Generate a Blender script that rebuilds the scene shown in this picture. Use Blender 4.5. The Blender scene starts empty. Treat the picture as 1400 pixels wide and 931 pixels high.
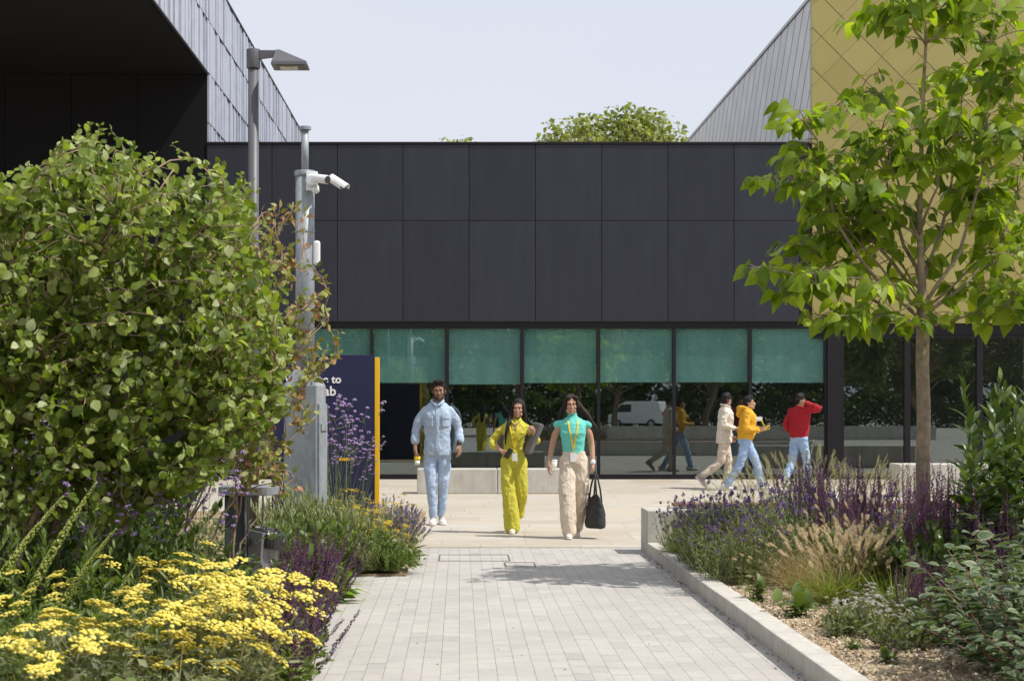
import bpy, bmesh, math, random
import numpy as np
from mathutils import Vector, Matrix, noise as mnoise
from mathutils.bvhtree import BVHTree

SC = bpy.context.scene
COL = SC.collection
PI = math.pi
F, VX, HY, EYE = 2350.0, 628.0, 558.0, 1.45      # lens in photo pixels, vanishing point, eye height (m)

def W(px, py, d):
    return Vector(((px - VX) / F * d, d, EYE - (py - HY) / F * d))
def gx(px, d):
    return (px - VX) / F * d

# ------------------------------------------------------------------ materials
def new_mat(name):
    m = bpy.data.materials.new(name)
    m.use_nodes = True
    nt = m.node_tree
    nt.nodes.clear()
    out = nt.nodes.new('ShaderNodeOutputMaterial')
    return m, nt, out

class NB:
    def __init__(s, nt): s.nt = nt
    def n(s, t, **kw):
        nd = s.nt.nodes.new(t)
        for k, v in kw.items(): setattr(nd, k, v)
        return nd
    def l(s, a, b): s.nt.links.new(a, b)
    def m(s, op, a, b=None, c=None):
        nd = s.nt.nodes.new('ShaderNodeMath'); nd.operation = op
        for i, v in enumerate((a, b, c)):
            if v is None: continue
            if isinstance(v, (int, float)): nd.inputs[i].default_value = v
            else: s.l(v, nd.inputs[i])
        return nd.outputs[0]
    def ramp(s, fac, stops):
        r = s.nt.nodes.new('ShaderNodeValToRGB')
        el = r.color_ramp.elements
        while len(el) < len(stops): el.new(0.5)
        for e, (p, c) in zip(el, stops):
            e.position = p; e.color = (c[0], c[1], c[2], 1)
        if fac is not None: s.l(fac, r.inputs['Fac'])
        return r.outputs['Color']
    def mix(s, fac, a, b, mode='MIX'):
        nd = s.nt.nodes.new('ShaderNodeMix'); nd.data_type = 'RGBA'; nd.blend_type = mode
        for i, v in ((0, fac), (6, a), (7, b)):
            if isinstance(v, (int, float)): nd.inputs[i].default_value = v
            elif isinstance(v, (tuple, list)): nd.inputs[i].default_value = (v[0], v[1], v[2], 1)
            else: s.l(v, nd.inputs[i])
        return nd.outputs[2]
    def noise(s, scale, vec=None, detail=4, rough=.6):
        nd = s.nt.nodes.new('ShaderNodeTexNoise')
        nd.inputs['Scale'].default_value = scale; nd.inputs['Detail'].default_value = detail
        nd.inputs['Roughness'].default_value = rough
        if vec is not None: s.l(vec, nd.inputs['Vector'])
        return nd.outputs['Fac']
    def coord(s, kind='Object'):
        return s.nt.nodes.new('ShaderNodeTexCoord').outputs[kind]
    def mapping(s, vec, scale=(1, 1, 1), rot=(0, 0, 0)):
        nd = s.nt.nodes.new('ShaderNodeMapping')
        nd.inputs['Scale'].default_value = scale; nd.inputs['Rotation'].default_value = rot
        s.l(vec, nd.inputs['Vector']); return nd.outputs[0]
    def bump(s, h, strength=.3, dist=.01):
        nd = s.nt.nodes.new('ShaderNodeBump')
        nd.inputs['Strength'].default_value = strength; nd.inputs['Distance'].default_value = dist
        s.l(h, nd.inputs['Height']); return nd.outputs[0]
    def bsdf(s, col, rough=.6, metal=0, spec=.5, normal=None):
        b = s.nt.nodes.new('ShaderNodeBsdfPrincipled')
        for k, v in (('Base Color', col), ('Roughness', rough), ('Metallic', metal), ('Specular IOR Level', spec)):
            if isinstance(v, (int, float)): b.inputs[k].default_value = v
            elif isinstance(v, (tuple, list)): b.inputs[k].default_value = (v[0], v[1], v[2], 1)
            else: s.l(v, b.inputs[k])
        if normal is not None: s.l(normal, b.inputs['Normal'])
        return b

def plain(name, col, rough=.6, metal=0, var=.12, scale=6, bump=.0, bscale=60, spec=.5, bdist=.004):
    """a paint / cloth / stone with slight procedural unevenness"""
    m, nt, out = new_mat(name); b = NB(nt); co = b.coord()
    f = b.noise(scale, co)
    lo = tuple(c * (1 - var) for c in col); hi = tuple(min(1, c * (1 + var)) for c in col)
    c = b.ramp(f, [(.3, lo), (.7, hi)])
    nrm = b.bump(b.noise(bscale, co, 3), bump, bdist) if bump else None
    sh = b.bsdf(c, rough, metal, spec, nrm)
    b.l(sh.outputs[0], out.inputs[0]); return m

def leafmat(name, stops, rough=.45, transl=.35, tcol=None, spec=.4, noise_amt=.25):
    """per-leaf colour variety, some light shining through"""
    m, nt, out = new_mat(name); b = NB(nt)
    isl = b.n('ShaderNodeNewGeometry').outputs['Random Per Island']
    c = b.ramp(isl, stops)
    nz = b.noise(5, b.coord())
    c = b.mix(noise_amt, c, b.mix(1.0, c, b.ramp(nz, [(.3, (.45, .5, .45)), (.7, (1.5, 1.4, 1.3))]), 'MULTIPLY'))
    p = b.bsdf(c, rough, 0, spec)
    if transl <= 0:
        b.l(p.outputs[0], out.inputs[0]); return m
    t = b.n('ShaderNodeBsdfTranslucent')
    tc = b.mix(1.0, c, tcol or (1.6, 1.7, .5), 'MULTIPLY')
    b.l(tc, t.inputs['Color'])
    mx = b.n('ShaderNodeMixShader'); mx.inputs[0].default_value = transl
    b.l(p.outputs[0], mx.inputs[1]); b.l(t.outputs[0], mx.inputs[2]); b.l(mx.outputs[0], out.inputs[0])
    return m

M = {}
def paver_mat():
    m, nt, out = new_mat('granite setts'); b = NB(nt); co = b.coord()
    sx = b.n('ShaderNodeSeparateXYZ'); b.l(co, sx.inputs[0]); X, Y = sx.outputs[0], sx.outputs[1]
    u = b.m('DIVIDE', X, .104); cu = b.m('FLOOR', u); fu = b.m('SUBTRACT', u, cu)
    wn = b.n('ShaderNodeTexWhiteNoise', noise_dimensions='1D'); b.l(cu, wn.inputs['W'])
    ln = b.m('ADD', b.m('MULTIPLY', b.m('FRACT', b.m('MULTIPLY', wn.outputs[0], 7.3)), .06), .21)
    v = b.m('ADD', b.m('DIVIDE', Y, ln), b.m('MULTIPLY', wn.outputs[0], 9.7))
    cv = b.m('FLOOR', v); fv = b.m('SUBTRACT', v, cv)
    cell = b.n('ShaderNodeTexWhiteNoise', noise_dimensions='2D')
    cx = b.n('ShaderNodeCombineXYZ'); b.l(cu, cx.inputs[0]); b.l(cv, cx.inputs[1]); b.l(cx.outputs[0], cell.inputs['Vector'])
    du = b.m('MULTIPLY', b.m('MINIMUM', fu, b.m('SUBTRACT', 1.0, fu)), .104)
    dv = b.m('MULTIPLY', b.m('MINIMUM', fv, b.m('SUBTRACT', 1.0, fv)), .24)
    wob = b.m('MULTIPLY', b.noise(30, co), .0018)
    ju = b.m('LESS_THAN', du, b.m('ADD', .0007, wob))
    # the end joints are tight in most setts and open in a few
    jv = b.m('LESS_THAN', dv, b.m('MULTIPLY', b.m('POWER', cell.outputs[0], 2.5), .0065))
    joint = b.m('MAXIMUM', ju, jv)
    base = b.ramp(cell.outputs[0], [(0, (.415, .40, .375)), (.5, (.445, .425, .398)), (.9, (.46, .442, .412)), (1, (.39, .375, .355))])
    spk = b.ramp(b.noise(160, co, 2, .8), [(.3, (.72, .72, .73)), (.5, (1, 1, 1)), (.75, (1.13, 1.12, 1.1))])
    base = b.mix(1, base, spk, 'MULTIPLY')
    stain = b.ramp(b.noise(1.1, co, 6, .65), [(.3, (.88, .87, .85)), (.6, (1.03, 1.02, 1.0))])
    base = b.mix(1, base, stain, 'MULTIPLY')
    vo = b.n('ShaderNodeTexVoronoi'); vo.inputs['Scale'].default_value = 2.1; b.l(co, vo.inputs['Vector'])
    spot = b.m('MULTIPLY', b.m('LESS_THAN', vo.outputs['Distance'], .028), .45)
    base = b.mix(spot, base, (.16, .145, .13))
    jc = b.ramp(b.noise(9, co), [(.35, (.09, .08, .07)), (.65, (.28, .26, .23))])
    col = b.mix(joint, base, jc)
    h = b.m('ADD', b.m('SUBTRACT', 1.0, joint), b.m('MULTIPLY', b.noise(160, co, 2, .8), .25))
    b.l(b.bsdf(col, .75, 0, .3, b.bump(h, .5, .003)).outputs[0], out.inputs[0]); return m

def slab_mat():
    m, nt, out = new_mat('sandstone slabs'); b = NB(nt); co = b.coord()
    sx = b.n('ShaderNodeSeparateXYZ'); b.l(co, sx.inputs[0]); X, Y = sx.outputs[0], sx.outputs[1]
    v = b.m('DIVIDE', b.m('ADD', Y, .2), .66); cv = b.m('FLOOR', v); fv = b.m('SUBTRACT', v, cv)
    wn = b.n('ShaderNodeTexWhiteNoise', noise_dimensions='1D'); b.l(cv, wn.inputs['W'])
    u = b.m('ADD', b.m('DIVIDE', X, b.m('ADD', b.m('MULTIPLY', b.m('FRACT', b.m('MULTIPLY', wn.outputs[0], 5.7)), .5), .85)), b.m('MULTIPLY', wn.outputs[0], 11.3))
    cu = b.m('FLOOR', u); fu = b.m('SUBTRACT', u, cu)
    cx = b.n('ShaderNodeCombineXYZ'); b.l(cu, cx.inputs[0]); b.l(cv, cx.inputs[1])
    cell = b.n('ShaderNodeTexWhiteNoise', noise_dimensions='2D'); b.l(cx.outputs[0], cell.inputs['Vector'])
    du = b.m('MINIMUM', fu, b.m('SUBTRACT', 1.0, fu)); dv = b.m('MINIMUM', fv, b.m('SUBTRACT', 1.0, fv))
    jt = b.m('MAXIMUM', b.m('LESS_THAN', du, .0035), b.m('LESS_THAN', dv, .008))
    col = b.ramp(cell.outputs[0], [(0, (.42, .37, .30)), (.3, (.48, .455, .395)), (.55, (.43, .395, .33)), (.8, (.485, .44, .365)), (1, (.45, .435, .40))])
    band = b.ramp(b.noise(2.2, b.mapping(co, (1, 4, 1)), 6, .6), [(.3, (.9, .87, .83)), (.62, (1.05, 1.04, 1.02))])
    col = b.mix(1, col, band, 'MULTIPLY')
    col = b.mix(1, col, b.ramp(b.noise(70, co, 2), [(.3, (.92, .92, .92)), (.7, (1.05, 1.05, 1.05))]), 'MULTIPLY')
    col = b.mix(jt, col, (.27, .235, .19))
    b.l(b.bsdf(col, .7, 0, .3, b.bump(b.noise(50, co, 3), .15, .003)).outputs[0], out.inputs[0]); return m

def gold_mat(name, flat):
    m, nt, out = new_mat(name); b = NB(nt); co = b.coord()
    sx = b.n('ShaderNodeSeparateXYZ'); b.l(co, sx.inputs[0])
    a = sx.outputs[0] if flat else b.m('MULTIPLY', sx.outputs[1], -1.0)
    Z = sx.outputs[2]; s = .41
    if flat:
        p = b.m('DIVIDE', b.m('ADD', a, Z), 2 * s); q = b.m('DIVIDE', b.m('SUBTRACT', a, Z), 2 * s)
    else:
        p = b.m('DIVIDE', b.m('ADD', a, Z), 2 * s); q = b.m('DIVIDE', b.m('SUBTRACT', a, Z), 2 * s)
    fp = b.m('FRACT', p); fq = b.m('FRACT', q)
    cp = b.m('FLOOR', p); cq = b.m('FLOOR', q)
    cx = b.n('ShaderNodeCombineXYZ'); b.l(cp, cx.inputs[0]); b.l(cq, cx.inputs[1])
    wn = b.n('ShaderNodeTexWhiteNoise', noise_dimensions='2D'); b.l(cx.outputs[0], wn.inputs['Vector'])
    dp = b.m('MINIMUM', fp, b.m('SUBTRACT', 1.0, fp)); dq = b.m('MINIMUM', fq, b.m('SUBTRACT', 1.0, fq))
    if flat:
        l1 = b.m('LESS_THAN', dp, .015); l2 = b.m('LESS_THAN', dq, .010)
        base = b.ramp(wn.outputs[0], [(0, (.33, .28, .095)), (.5, (.355, .30, .102)), (1, (.378, .322, .115))])
        c = b.mix(l2, base, (.20, .17, .065)); c = b.mix(l1, c, (.085, .07, .028))
        hgt = b.m('MULTIPLY', fq, 1.0)
        met, rgh = .3, .45
    else:
        l1 = b.m('LESS_THAN', dq, .05); l2 = b.m('LESS_THAN', dp, .008)
        base = b.ramp(wn.outputs[0], [(0, (.54, .53, .50)), (.5, (.58, .57, .54)), (1, (.62, .61, .58))])
        c = b.mix(l2, base, (.6, .6, .58)); c = b.mix(l1, c, (.06, .055, .05))
        hgt = b.m('SUBTRACT', 1.0, l1)
        met, rgh = .25, .45
    c = b.mix(1, c, b.ramp(b.noise(1.4, co, 5), [(.3, (.93, .93, .92)), (.7, (1.05, 1.05, 1.06))]), 'MULTIPLY')
    nrm = b.bump(hgt, .12, .02)
    b.l(b.bsdf(c, rgh, met, .5, nrm).outputs[0], out.inputs[0]); return m

def glass_mat():
    m, nt, out = new_mat('window glass'); b = NB(nt)
    lw = b.n('ShaderNodeLayerWeight'); lw.inputs['Blend'].default_value = .5
    fac = b.m('ADD', b.m('MULTIPLY', b.m('POWER', lw.outputs['Facing'], 5.0), .8), .13)
    tr = b.n('ShaderNodeBsdfTransparent'); tr.inputs[0].default_value = (.86, .91, .91, 1)
    gl = b.n('ShaderNodeBsdfGlossy'); gl.inputs['Roughness'].default_value = 0.0; gl.inputs[0].default_value = (.86, .95, .97, 1)
    mx = b.n('ShaderNodeMixShader'); b.l(fac, mx.inputs[0]); b.l(tr.outputs[0], mx.inputs[1]); b.l(gl.outputs[0], mx.inputs[2])
    b.l(mx.outputs[0], out.inputs[0]); return m

def concrete_mat(name, col, joint=False):
    m, nt, out = new_mat(name); b = NB(nt); co = b.coord()
    c = b.ramp(b.noise(3, co, 6, .65), [(.3, tuple(x * .84 for x in col)), (.65, tuple(x * 1.08 for x in col))])
    c = b.mix(1, c, b.ramp(b.noise(8, b.mapping(co, (1, 1, .12)), 4), [(.35, (.9, .89, .87)), (.6, (1.03, 1.03, 1.03))]), 'MULTIPLY')
    c = b.mix(1, c, b.ramp(b.noise(130, co, 2, .8), [(.3, (.8, .8, .8)), (.55, (1.03, 1.03, 1.03))]), 'MULTIPLY')
    b.l(b.bsdf(c, .8, 0, .3, b.bump(b.noise(120, co, 3), .25, .003)).outputs[0], out.inputs[0]); return m

def soil_mat():
    m, nt, out = new_mat('planting soil'); b = NB(nt); co = b.coord()
    v = b.n('ShaderNodeTexVoronoi'); v.inputs['Scale'].default_value = 90; b.l(co, v.inputs['Vector'])
    c = b.ramp(v.outputs['Color'], [(0, (.22, .165, .10)), (.5, (.42, .335, .22)), (1, (.56, .47, .34))])
    c = b.mix(1, c, b.ramp(b.noise(5, co, 5), [(.35, (.6, .55, .5)), (.65, (1.1, 1.05, 1))]), 'MULTIPLY')
    b.l(b.bsdf(c, .9, 0, .2, b.bump(v.outputs['Distance'], .9, .01)).outputs[0], out.inputs[0]); return m

def galv_mat():
    m, nt, out = new_mat('galvanised steel'); b = NB(nt); co = b.coord()
    v = b.n('ShaderNodeTexVoronoi'); v.inputs['Scale'].default_value = 22; b.l(b.mapping(co, (1, 1, .6)), v.inputs['Vector'])
    c = b.ramp(v.outputs['Color'], [(0, (.24, .26, .275)), (1, (.34, .365, .385))])
    c = b.mix(1, c, b.ramp(b.noise(6, b.mapping(co, (1, 1, .25)), 5), [(.35, (.82, .84, .86)), (.65, (1.1, 1.1, 1.1))]), 'MULTIPLY')
    b.l(b.bsdf(c, .5, .15, .5, b.bump(b.noise(9, co, 4), .06, .01)).outputs[0], out.inputs[0]); return m

M['paver'] = paver_mat(); M['slab'] = slab_mat(); M['gold'] = gold_mat('gold shingle', True); M['silver_side'] = gold_mat('silver diagonal cladding', False)
M['glass'] = glass_mat(); M['kerb'] = concrete_mat('kerb concrete', (.50, .475, .425)); M['bench'] = concrete_mat('pale cast concrete', (.52, .50, .44))
M['wallgrey'] = concrete_mat('grey cast concrete', (.50, .48, .43)); M['soil'] = soil_mat(); M['galv'] = galv_mat()
def panel_mat():
    m, nt, out = new_mat('charcoal panel'); b = NB(nt); co = b.coord()
    rn = b.n('ShaderNodeObjectInfo').outputs['Random']
    c = b.ramp(rn, [(0, (.0215, .0235, .0345)), (1, (.0275, .0295, .0425))])
    st = b.ramp(b.noise(3.5, b.mapping(co, (1.6, 1, .18)), 5, .6), [(.35, (.9, .9, .9)), (.7, (1.16, 1.15, 1.12))])
    c = b.mix(1, c, st, 'MULTIPLY')
    rg = b.m('ADD', b.m('MULTIPLY', b.noise(2.2, co, 4), .22), .34)
    b.l(b.bsdf(c, rg, 0, .35, b.bump(b.noise(1.1, co, 2), .05, .02)).outputs[0], out.inputs[0]); return m
M['panel'] = panel_mat()
M['black'] = plain('black cladding', (.006, .006, .0075), .6, 0, .1, 1, spec=.2)
M['soffit'] = plain('black soffit', (.009, .009, .009), .7, 0, .1, 1, spec=.2)
M['frame'] = plain('black window frame', (.013, .0115, .014), .5, 0, .1, 4, spec=.25)
M['rib'] = plain('silver ribbed metal', (.40, .42, .49), .5, .1, .10, 3)
M['seam'] = plain('dark seam', (.02, .02, .022), .6)
M['roof'] = plain('roof felt', (.12, .12, .13), .9)
M['interior'] = plain('room wall', (.10, .10, .095), .8)
M['carpet'] = plain('room floor', (.12, .12, .12), .8)
def blind_mat():
    m, nt, out = new_mat('teal roller blind'); b = NB(nt); co = b.coord()
    c = b.ramp(b.n('ShaderNodeObjectInfo').outputs['Random'], [(0, (.235, .475, .43)), (.5, (.28, .53, .48)), (1, (.33, .57, .53))])
    c = b.mix(1, c, b.ramp(b.noise(1.5, b.mapping(co, (3, 1, .4)), 4), [(.3, (.86, .88, .88)), (.7, (1.12, 1.1, 1.1))]), 'MULTIPLY')
    b.l(b.bsdf(c, .9, 0, .2).outputs[0], out.inputs[0]); return m
M['blind'] = blind_mat()
M['lamp'] = plain('grey lamp paint', (.105, .105, .115), .5, .1, .05, 5)
M['lens'] = plain('lamp glass', (.7, .7, .66), .15)
M['white'] = plain('white plastic', (.75, .76, .77), .35, 0, .04, 5)
M['darkplastic'] = plain('black plastic', (.02, .02, .02), .3)
M['navy'] = plain('navy sign panel', (.014, .016, .062), .4, 0, .05, 2)
M['yellow_edge'] = plain('yellow sign edge', (.80, .46, .01), .4, 0, .04, 3)
M['letter'] = plain('white lettering', (.8, .8, .8), .5)
M['bin'] = plain('grey bin paint', (.23, .235, .255), .45, .05, .08, 4)
M['bag'] = plain('black bin bag', (.03, .03, .032), .22, 0, .2, 9, .6, 25, bdist=.02)
M['wood'] = plain('reddish bench wood', (.28, .135, .085), .6, 0, .25, 14)
M['tealpaint'] = plain('teal painted metal', (.08, .38, .33), .5)
M['bark'] = plain('grey brown bark', (.29, .225, .15), .85, 0, .35, 14, .6, 40)
M['twig'] = plain('pinkish twig bark', (.30, .21, .155), .8, 0, .3, 20, .3, 60)
M['stem'] = plain('green stem', (.14, .17, .06), .7, 0, .3, 12)
M['drystem'] = plain('dry stem', (.33, .26, .13), .8, 0, .3, 12)
M['redstem'] = plain('red stem', (.15, .06, .05), .6, 0, .3, 12)

# ------------------------------------------------------------------ object helpers
def link(name, me, mat=None, parent=None, loc=None):
    o = bpy.data.objects.new(name, me); COL.objects.link(o)
    if mat is not None and len(me.materials) == 0: me.materials.append(mat)
    if parent is not None: o.parent = parent
    if loc is not None: o.location = loc
    return o
def tag(o, label, cat, group=None):
    o['label'] = label; o['category'] = cat
    if group: o['group'] = group
    return o
def thing(name, label, cat, loc=(0, 0, 0), rz=0, group=None, scale=1):
    o = bpy.data.objects.new(name, None); COL.objects.link(o)
    o.location = loc; o.rotation_euler = (0, 0, rz); o.scale = (scale,) * 3
    o.empty_display_size = .1
    return tag(o, label, cat, group)
def structure(o):
    o['kind'] = 'structure'; return o
def stuff(o):
    o['kind'] = 'stuff'; return o
def dup(o, parent=None, loc=None, rz=None, scale=None, label=None):
    c = o.copy(); COL.objects.link(c)
    if parent is not None: c.parent = parent
    if loc is not None: c.location = loc
    if rz is not None: c.rotation_euler = (0, 0, rz)
    if scale is not None: c.scale = (scale,) * 3
    if label: c['label'] = label
    for ch in list(o.children): dup(ch, c)
    return c

class MB:
    """collects vertices and faces for ONE mesh"""
    def __init__(s): s.V = []; s.F = []; s.n = 0
    def add(s, V, Fs):
        V = np.asarray(V, float).reshape(-1, 3); k = s.n
        s.V.append(V); s.F.extend([tuple(i + k for i in f) for f in Fs]); s.n += len(V)
    def box(s, c, size, rz=0):
        x, y, z = (q / 2 for q in size)
        V = np.array([(-x, -y, -z), (x, -y, -z), (x, y, -z), (-x, y, -z), (-x, -y, z), (x, -y, z), (x, y, z), (-x, y, z)])
        if rz:
            cs, sn = math.cos(rz), math.sin(rz)
            V = V @ np.array([[cs, sn, 0], [-sn, cs, 0], [0, 0, 1]])
        s.add(V + np.array(c), [(0, 3, 2, 1), (4, 5, 6, 7), (0, 1, 5, 4), (1, 2, 6, 5), (2, 3, 7, 6), (3, 0, 4, 7)])
    def bx(s, x0, x1, y0, y1, z0, z1):
        s.box(((x0 + x1) / 2, (y0 + y1) / 2, (z0 + z1) / 2), (x1 - x0, y1 - y0, z1 - z0))
    def tube(s, pts, rad, sides=8, caps=True):
        pts = np.asarray(pts, float); n = len(pts)
        if np.isscalar(rad): rad = [rad] * n
        tg = np.gradient(pts, axis=0); tg /= np.linalg.norm(tg, axis=1)[:, None] + 1e-12
        up = np.array([0., 0, 1]) if abs(tg[0][2]) < .9 else np.array([1., 0, 0])
        V = []; a = np.arange(sides) * 2 * PI / sides
        u = np.cross(tg[0], up); u /= np.linalg.norm(u)
        for i in range(n):
            u = u - tg[i] * np.dot(u, tg[i]); u /= np.linalg.norm(u) + 1e-12
            w = np.cross(tg[i], u)
            V.append(pts[i] + rad[i] * (np.cos(a)[:, None] * u + np.sin(a)[:, None] * w))
        Fs = []
        for i in range(n - 1):
            for j in range(sides):
                k = (j + 1) % sides
                Fs.append((i * sides + j, i * sides + k, (i + 1) * sides + k, (i + 1) * sides + j))
        if caps:
            Fs.append(tuple(range(sides - 1, -1, -1))); Fs.append(tuple((n - 1) * sides + j for j in range(sides)))
        s.add(np.concatenate(V), Fs)
    def prism(s, poly, y0, y1):
        """polygon in x,z extruded along y"""
        n = len(poly)
        V = [(x, y0, z) for x, z in poly] + [(x, y1, z) for x, z in poly]
        s.add(V, [tuple(range(n)), tuple(range(2 * n - 1, n - 1, -1))] + [(i, i + n, (i + 1) % n + n, (i + 1) % n) for i in range(n)])
    def inst(s, tpl, P, R, S):
        TV, TF = tpl
        P = np.asarray(P, float); N = len(P)
        if N == 0: return
        S = np.asarray(S, float)
        S = S[:, None, None] if S.ndim == 1 else S[:, None, :]
        V = np.einsum('nij,nkj->nki', R, TV[None] * S) + P[:, None, :]
        nv = len(TV); k = s.n
        s.V.append(V.reshape(-1, 3))
        for i in range(N):
            b = k + i * nv
            s.F.extend([tuple(j + b for j in f) for f in TF])
        s.n += N * nv
    def mesh(s, name, smooth=False):
        me = bpy.data.meshes.new(name)
        V = np.concatenate(s.V) if s.V else np.zeros((0, 3))
        me.from_pydata(V.tolist(), [], s.F)
        if smooth: me.polygons.foreach_set('use_smooth', [True] * len(me.polygons))
        me.update(); return me
    def obj(s, name, mat, parent=None, smooth=False, bevel=0, loc=None):
        o = link(name, s.mesh(name, smooth), mat, parent, loc)
        if bevel:
            md = o.modifiers.new('edge', 'BEVEL'); md.width = bevel; md.segments = 2; md.limit_method = 'ANGLE'; md.angle_limit = .6
        return o

def frames(D, N):
    """columns: side, along, normal"""
    D = np.asarray(D, float); N = np.asarray(N, float)
    D = D / (np.linalg.norm(D, axis=1)[:, None] + 1e-9)
    X = np.cross(D, N); X /= np.linalg.norm(X, axis=1)[:, None] + 1e-9
    Z = np.cross(X, D)
    return np.stack([X, D, Z], axis=2)

def sheet(name, x0, x1, y0, y1, z, mat):
    mb = MB(); mb.add([(x0, y0, z), (x1, y0, z), (x1, y1, z), (x0, y1, z)], [(0, 1, 2, 3)])
    return structure(mb.obj(name, mat))
# ------------------------------------------------------------------ camera, light, sky
cam = bpy.data.cameras.new('camera'); co = bpy.data.objects.new('camera', cam); COL.objects.link(co)
co.location = (0, 0, EYE); co.rotation_euler = (PI / 2, 0, 0)
cam.sensor_width = 36; cam.lens = F / 1400 * 36
cam.shift_x = (700 - VX) / 1400; cam.shift_y = (HY - 465.5) / 1400
cam.clip_start = .1; cam.clip_end = 3000
cam.dof.use_dof = True; cam.dof.focus_distance = 19.5; cam.dof.aperture_fstop = 6.3
SC.camera = co
SUN_EL = math.radians(56)
sdir = Vector((.949 * math.cos(SUN_EL), -.316 * math.cos(SUN_EL), math.sin(SUN_EL)))     # towards the sun
sl = bpy.data.lights.new('sun', 'SUN'); sl.energy = 3.9; sl.angle = math.radians(.55); sl.color = (1, .96, .90)
so = bpy.data.objects.new('sun', sl); COL.objects.link(so); so.location = (20, -10, 30)
so.rotation_euler = sdir.to_track_quat('Z', 'Y').to_euler()
wd = bpy.data.worlds.new('World'); SC.world = wd; wd.use_nodes = True
nt = wd.node_tree; nt.nodes.clear(); b = NB(nt)
sky = b.n('ShaderNodeTexSky', sky_type='NISHITA'); sky.sun_disc = False
sky.sun_elevation = SUN_EL; sky.sun_rotation = math.atan2(sdir.x, sdir.y)
sky.altitude = 50; sky.air_density = 1.0; sky.dust_density = 2.5; sky.ozone_density = 1.0
veil = b.ramp(b.noise(1.6, b.mapping(b.coord('Generated'), (1, 1, 3)), 5, .6), [(.3, (6.6, 6.9, 7.8)), (.7, (7.2, 7.35, 8.1))])
skc = b.mix(.80, sky.outputs[0], veil)
bg = b.n('ShaderNodeBackground'); bg.inputs['Strength'].default_value = .098
b.l(skc, bg.inputs['Color']); wo = b.n('ShaderNodeOutputWorld'); b.l(bg.outputs[0], wo.inputs[0])
vs = SC.view_settings; vs.view_transform = 'Standard'; vs.look = 'None'; vs.exposure = .30; vs.gamma = 1
SC.cycles.max_bounces = 7; SC.cycles.diffuse_bounces = 3; SC.cycles.glossy_bounces = 3; SC.cycles.transmission_bounces = 4
SC.cycles.transparent_max_bounces = 12; SC.cycles.caustics_reflective = False; SC.cycles.caustics_refractive = False
SC.cycles.use_denoising = True; SC.cycles.sample_clamp_indirect = 6

# ------------------------------------------------------------------ ground
PATH_L, KX = -.944, 1.864            # path edge, kerb face
BED_END = 14.0; BED2 = 14.88; PLAZA = 17.93; WALL0, WALL1 = 17.08, 17.65
FD = 35.1                            # the dark facade's plane
sheet('ground', -400, 400, -300, 900, -.012, M['slab'])
sheet('paved_path', -6, KX + .2, -14, PLAZA, -.004, M['paver'])
sheet('plaza', -30, 40, PLAZA, FD + .2, 0.0, M['slab'])
mb = MB(); mb.bx(-6, PATH_L - .05, 2, BED_END, -.05, .035); structure(mb.obj('planting_bed', M['soil']))
mb = MB(); mb.bx(-9, -.46, BED2, 24, -.05, .015); structure(mb.obj('planting_bed', M['soil']))
mb = MB(); mb.bx(KX + .155, 9, 2, WALL0 - .002, -.05, .085); structure(mb.obj('planting_bed', M['soil']))
mb = MB(); mb.bx(PATH_L - .05, PATH_L, 2, BED_END, -.05, .012); structure(mb.obj('path_edging', M['kerb']))
# kerb stones
rng = random.Random(3)
kerb = thing('kerb', 'pale concrete kerb running along the planting bed', 'kerb', (KX, 9, 0))
y = WALL0 - .004; k = 0
while y > 2:
    mb = MB(); mb.bx(0, .155, -.915 / 2 + .002, .915 / 2 - .002, -.1, .118)
    o = mb.obj('kerb_stone', M['kerb'], kerb, bevel=.008, loc=(rng.uniform(-.002, .002), y - .4575 - 9, rng.uniform(-.002, .002)))
    y -= .915
# low concrete wall with a timber seat
wall = thing('seat_wall', 'low grey concrete wall with timber seat behind the lavender', 'wall', (KX, WALL0, 0))
mb = MB(); mb.bx(0, 9, 0, WALL1 - WALL0, -.05, .435); mb.obj('wall_block', M['wallgrey'], wall, bevel=.012)
mb = MB()
for i in range(3): mb.bx(.31, 8.6, .30 + i * .085, .375 + i * .085, .452, .487)
mb.obj('seat', M['wood'], wall, bevel=.004)
mb = MB()
for i in range(8): mb.bx(.6 + i * 1.1, .64 + i * 1.1, .30, .54, .436, .4515)
mb.obj('seat_bracket', M['darkplastic'], wall)
# pale benches on the plaza
def bench(x0, x1, d0, d1, h, label):
    t = thing('concrete_bench', label, 'bench', ((x0 + x1) / 2, (d0 + d1) / 2, 0))
    L = x1 - x0; n = max(1, round(L / 1.3))
    for i in range(n):
        mb = MB(); mb.bx(-L / 2 + L / n * i + .003, -L / 2 + L / n * (i + 1) - .003, -(d1 - d0) / 2, (d1 - d0) / 2, .0, h)
        mb.obj('bench_block', M['bench'], t, bevel=.015)
    return t
db = 3407 / (675 - HY)
bench(gx(570, db), gx(790, db), db, db + .55, EYE - (641 - HY) / F * db, 'long pale concrete bench behind the three walkers')
db2 = 28.0
bench(gx(1228, db2), gx(1256, db2) + 3.6, db2, db2 + .6, .54, 'pale concrete block bench behind the young tree')
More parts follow.
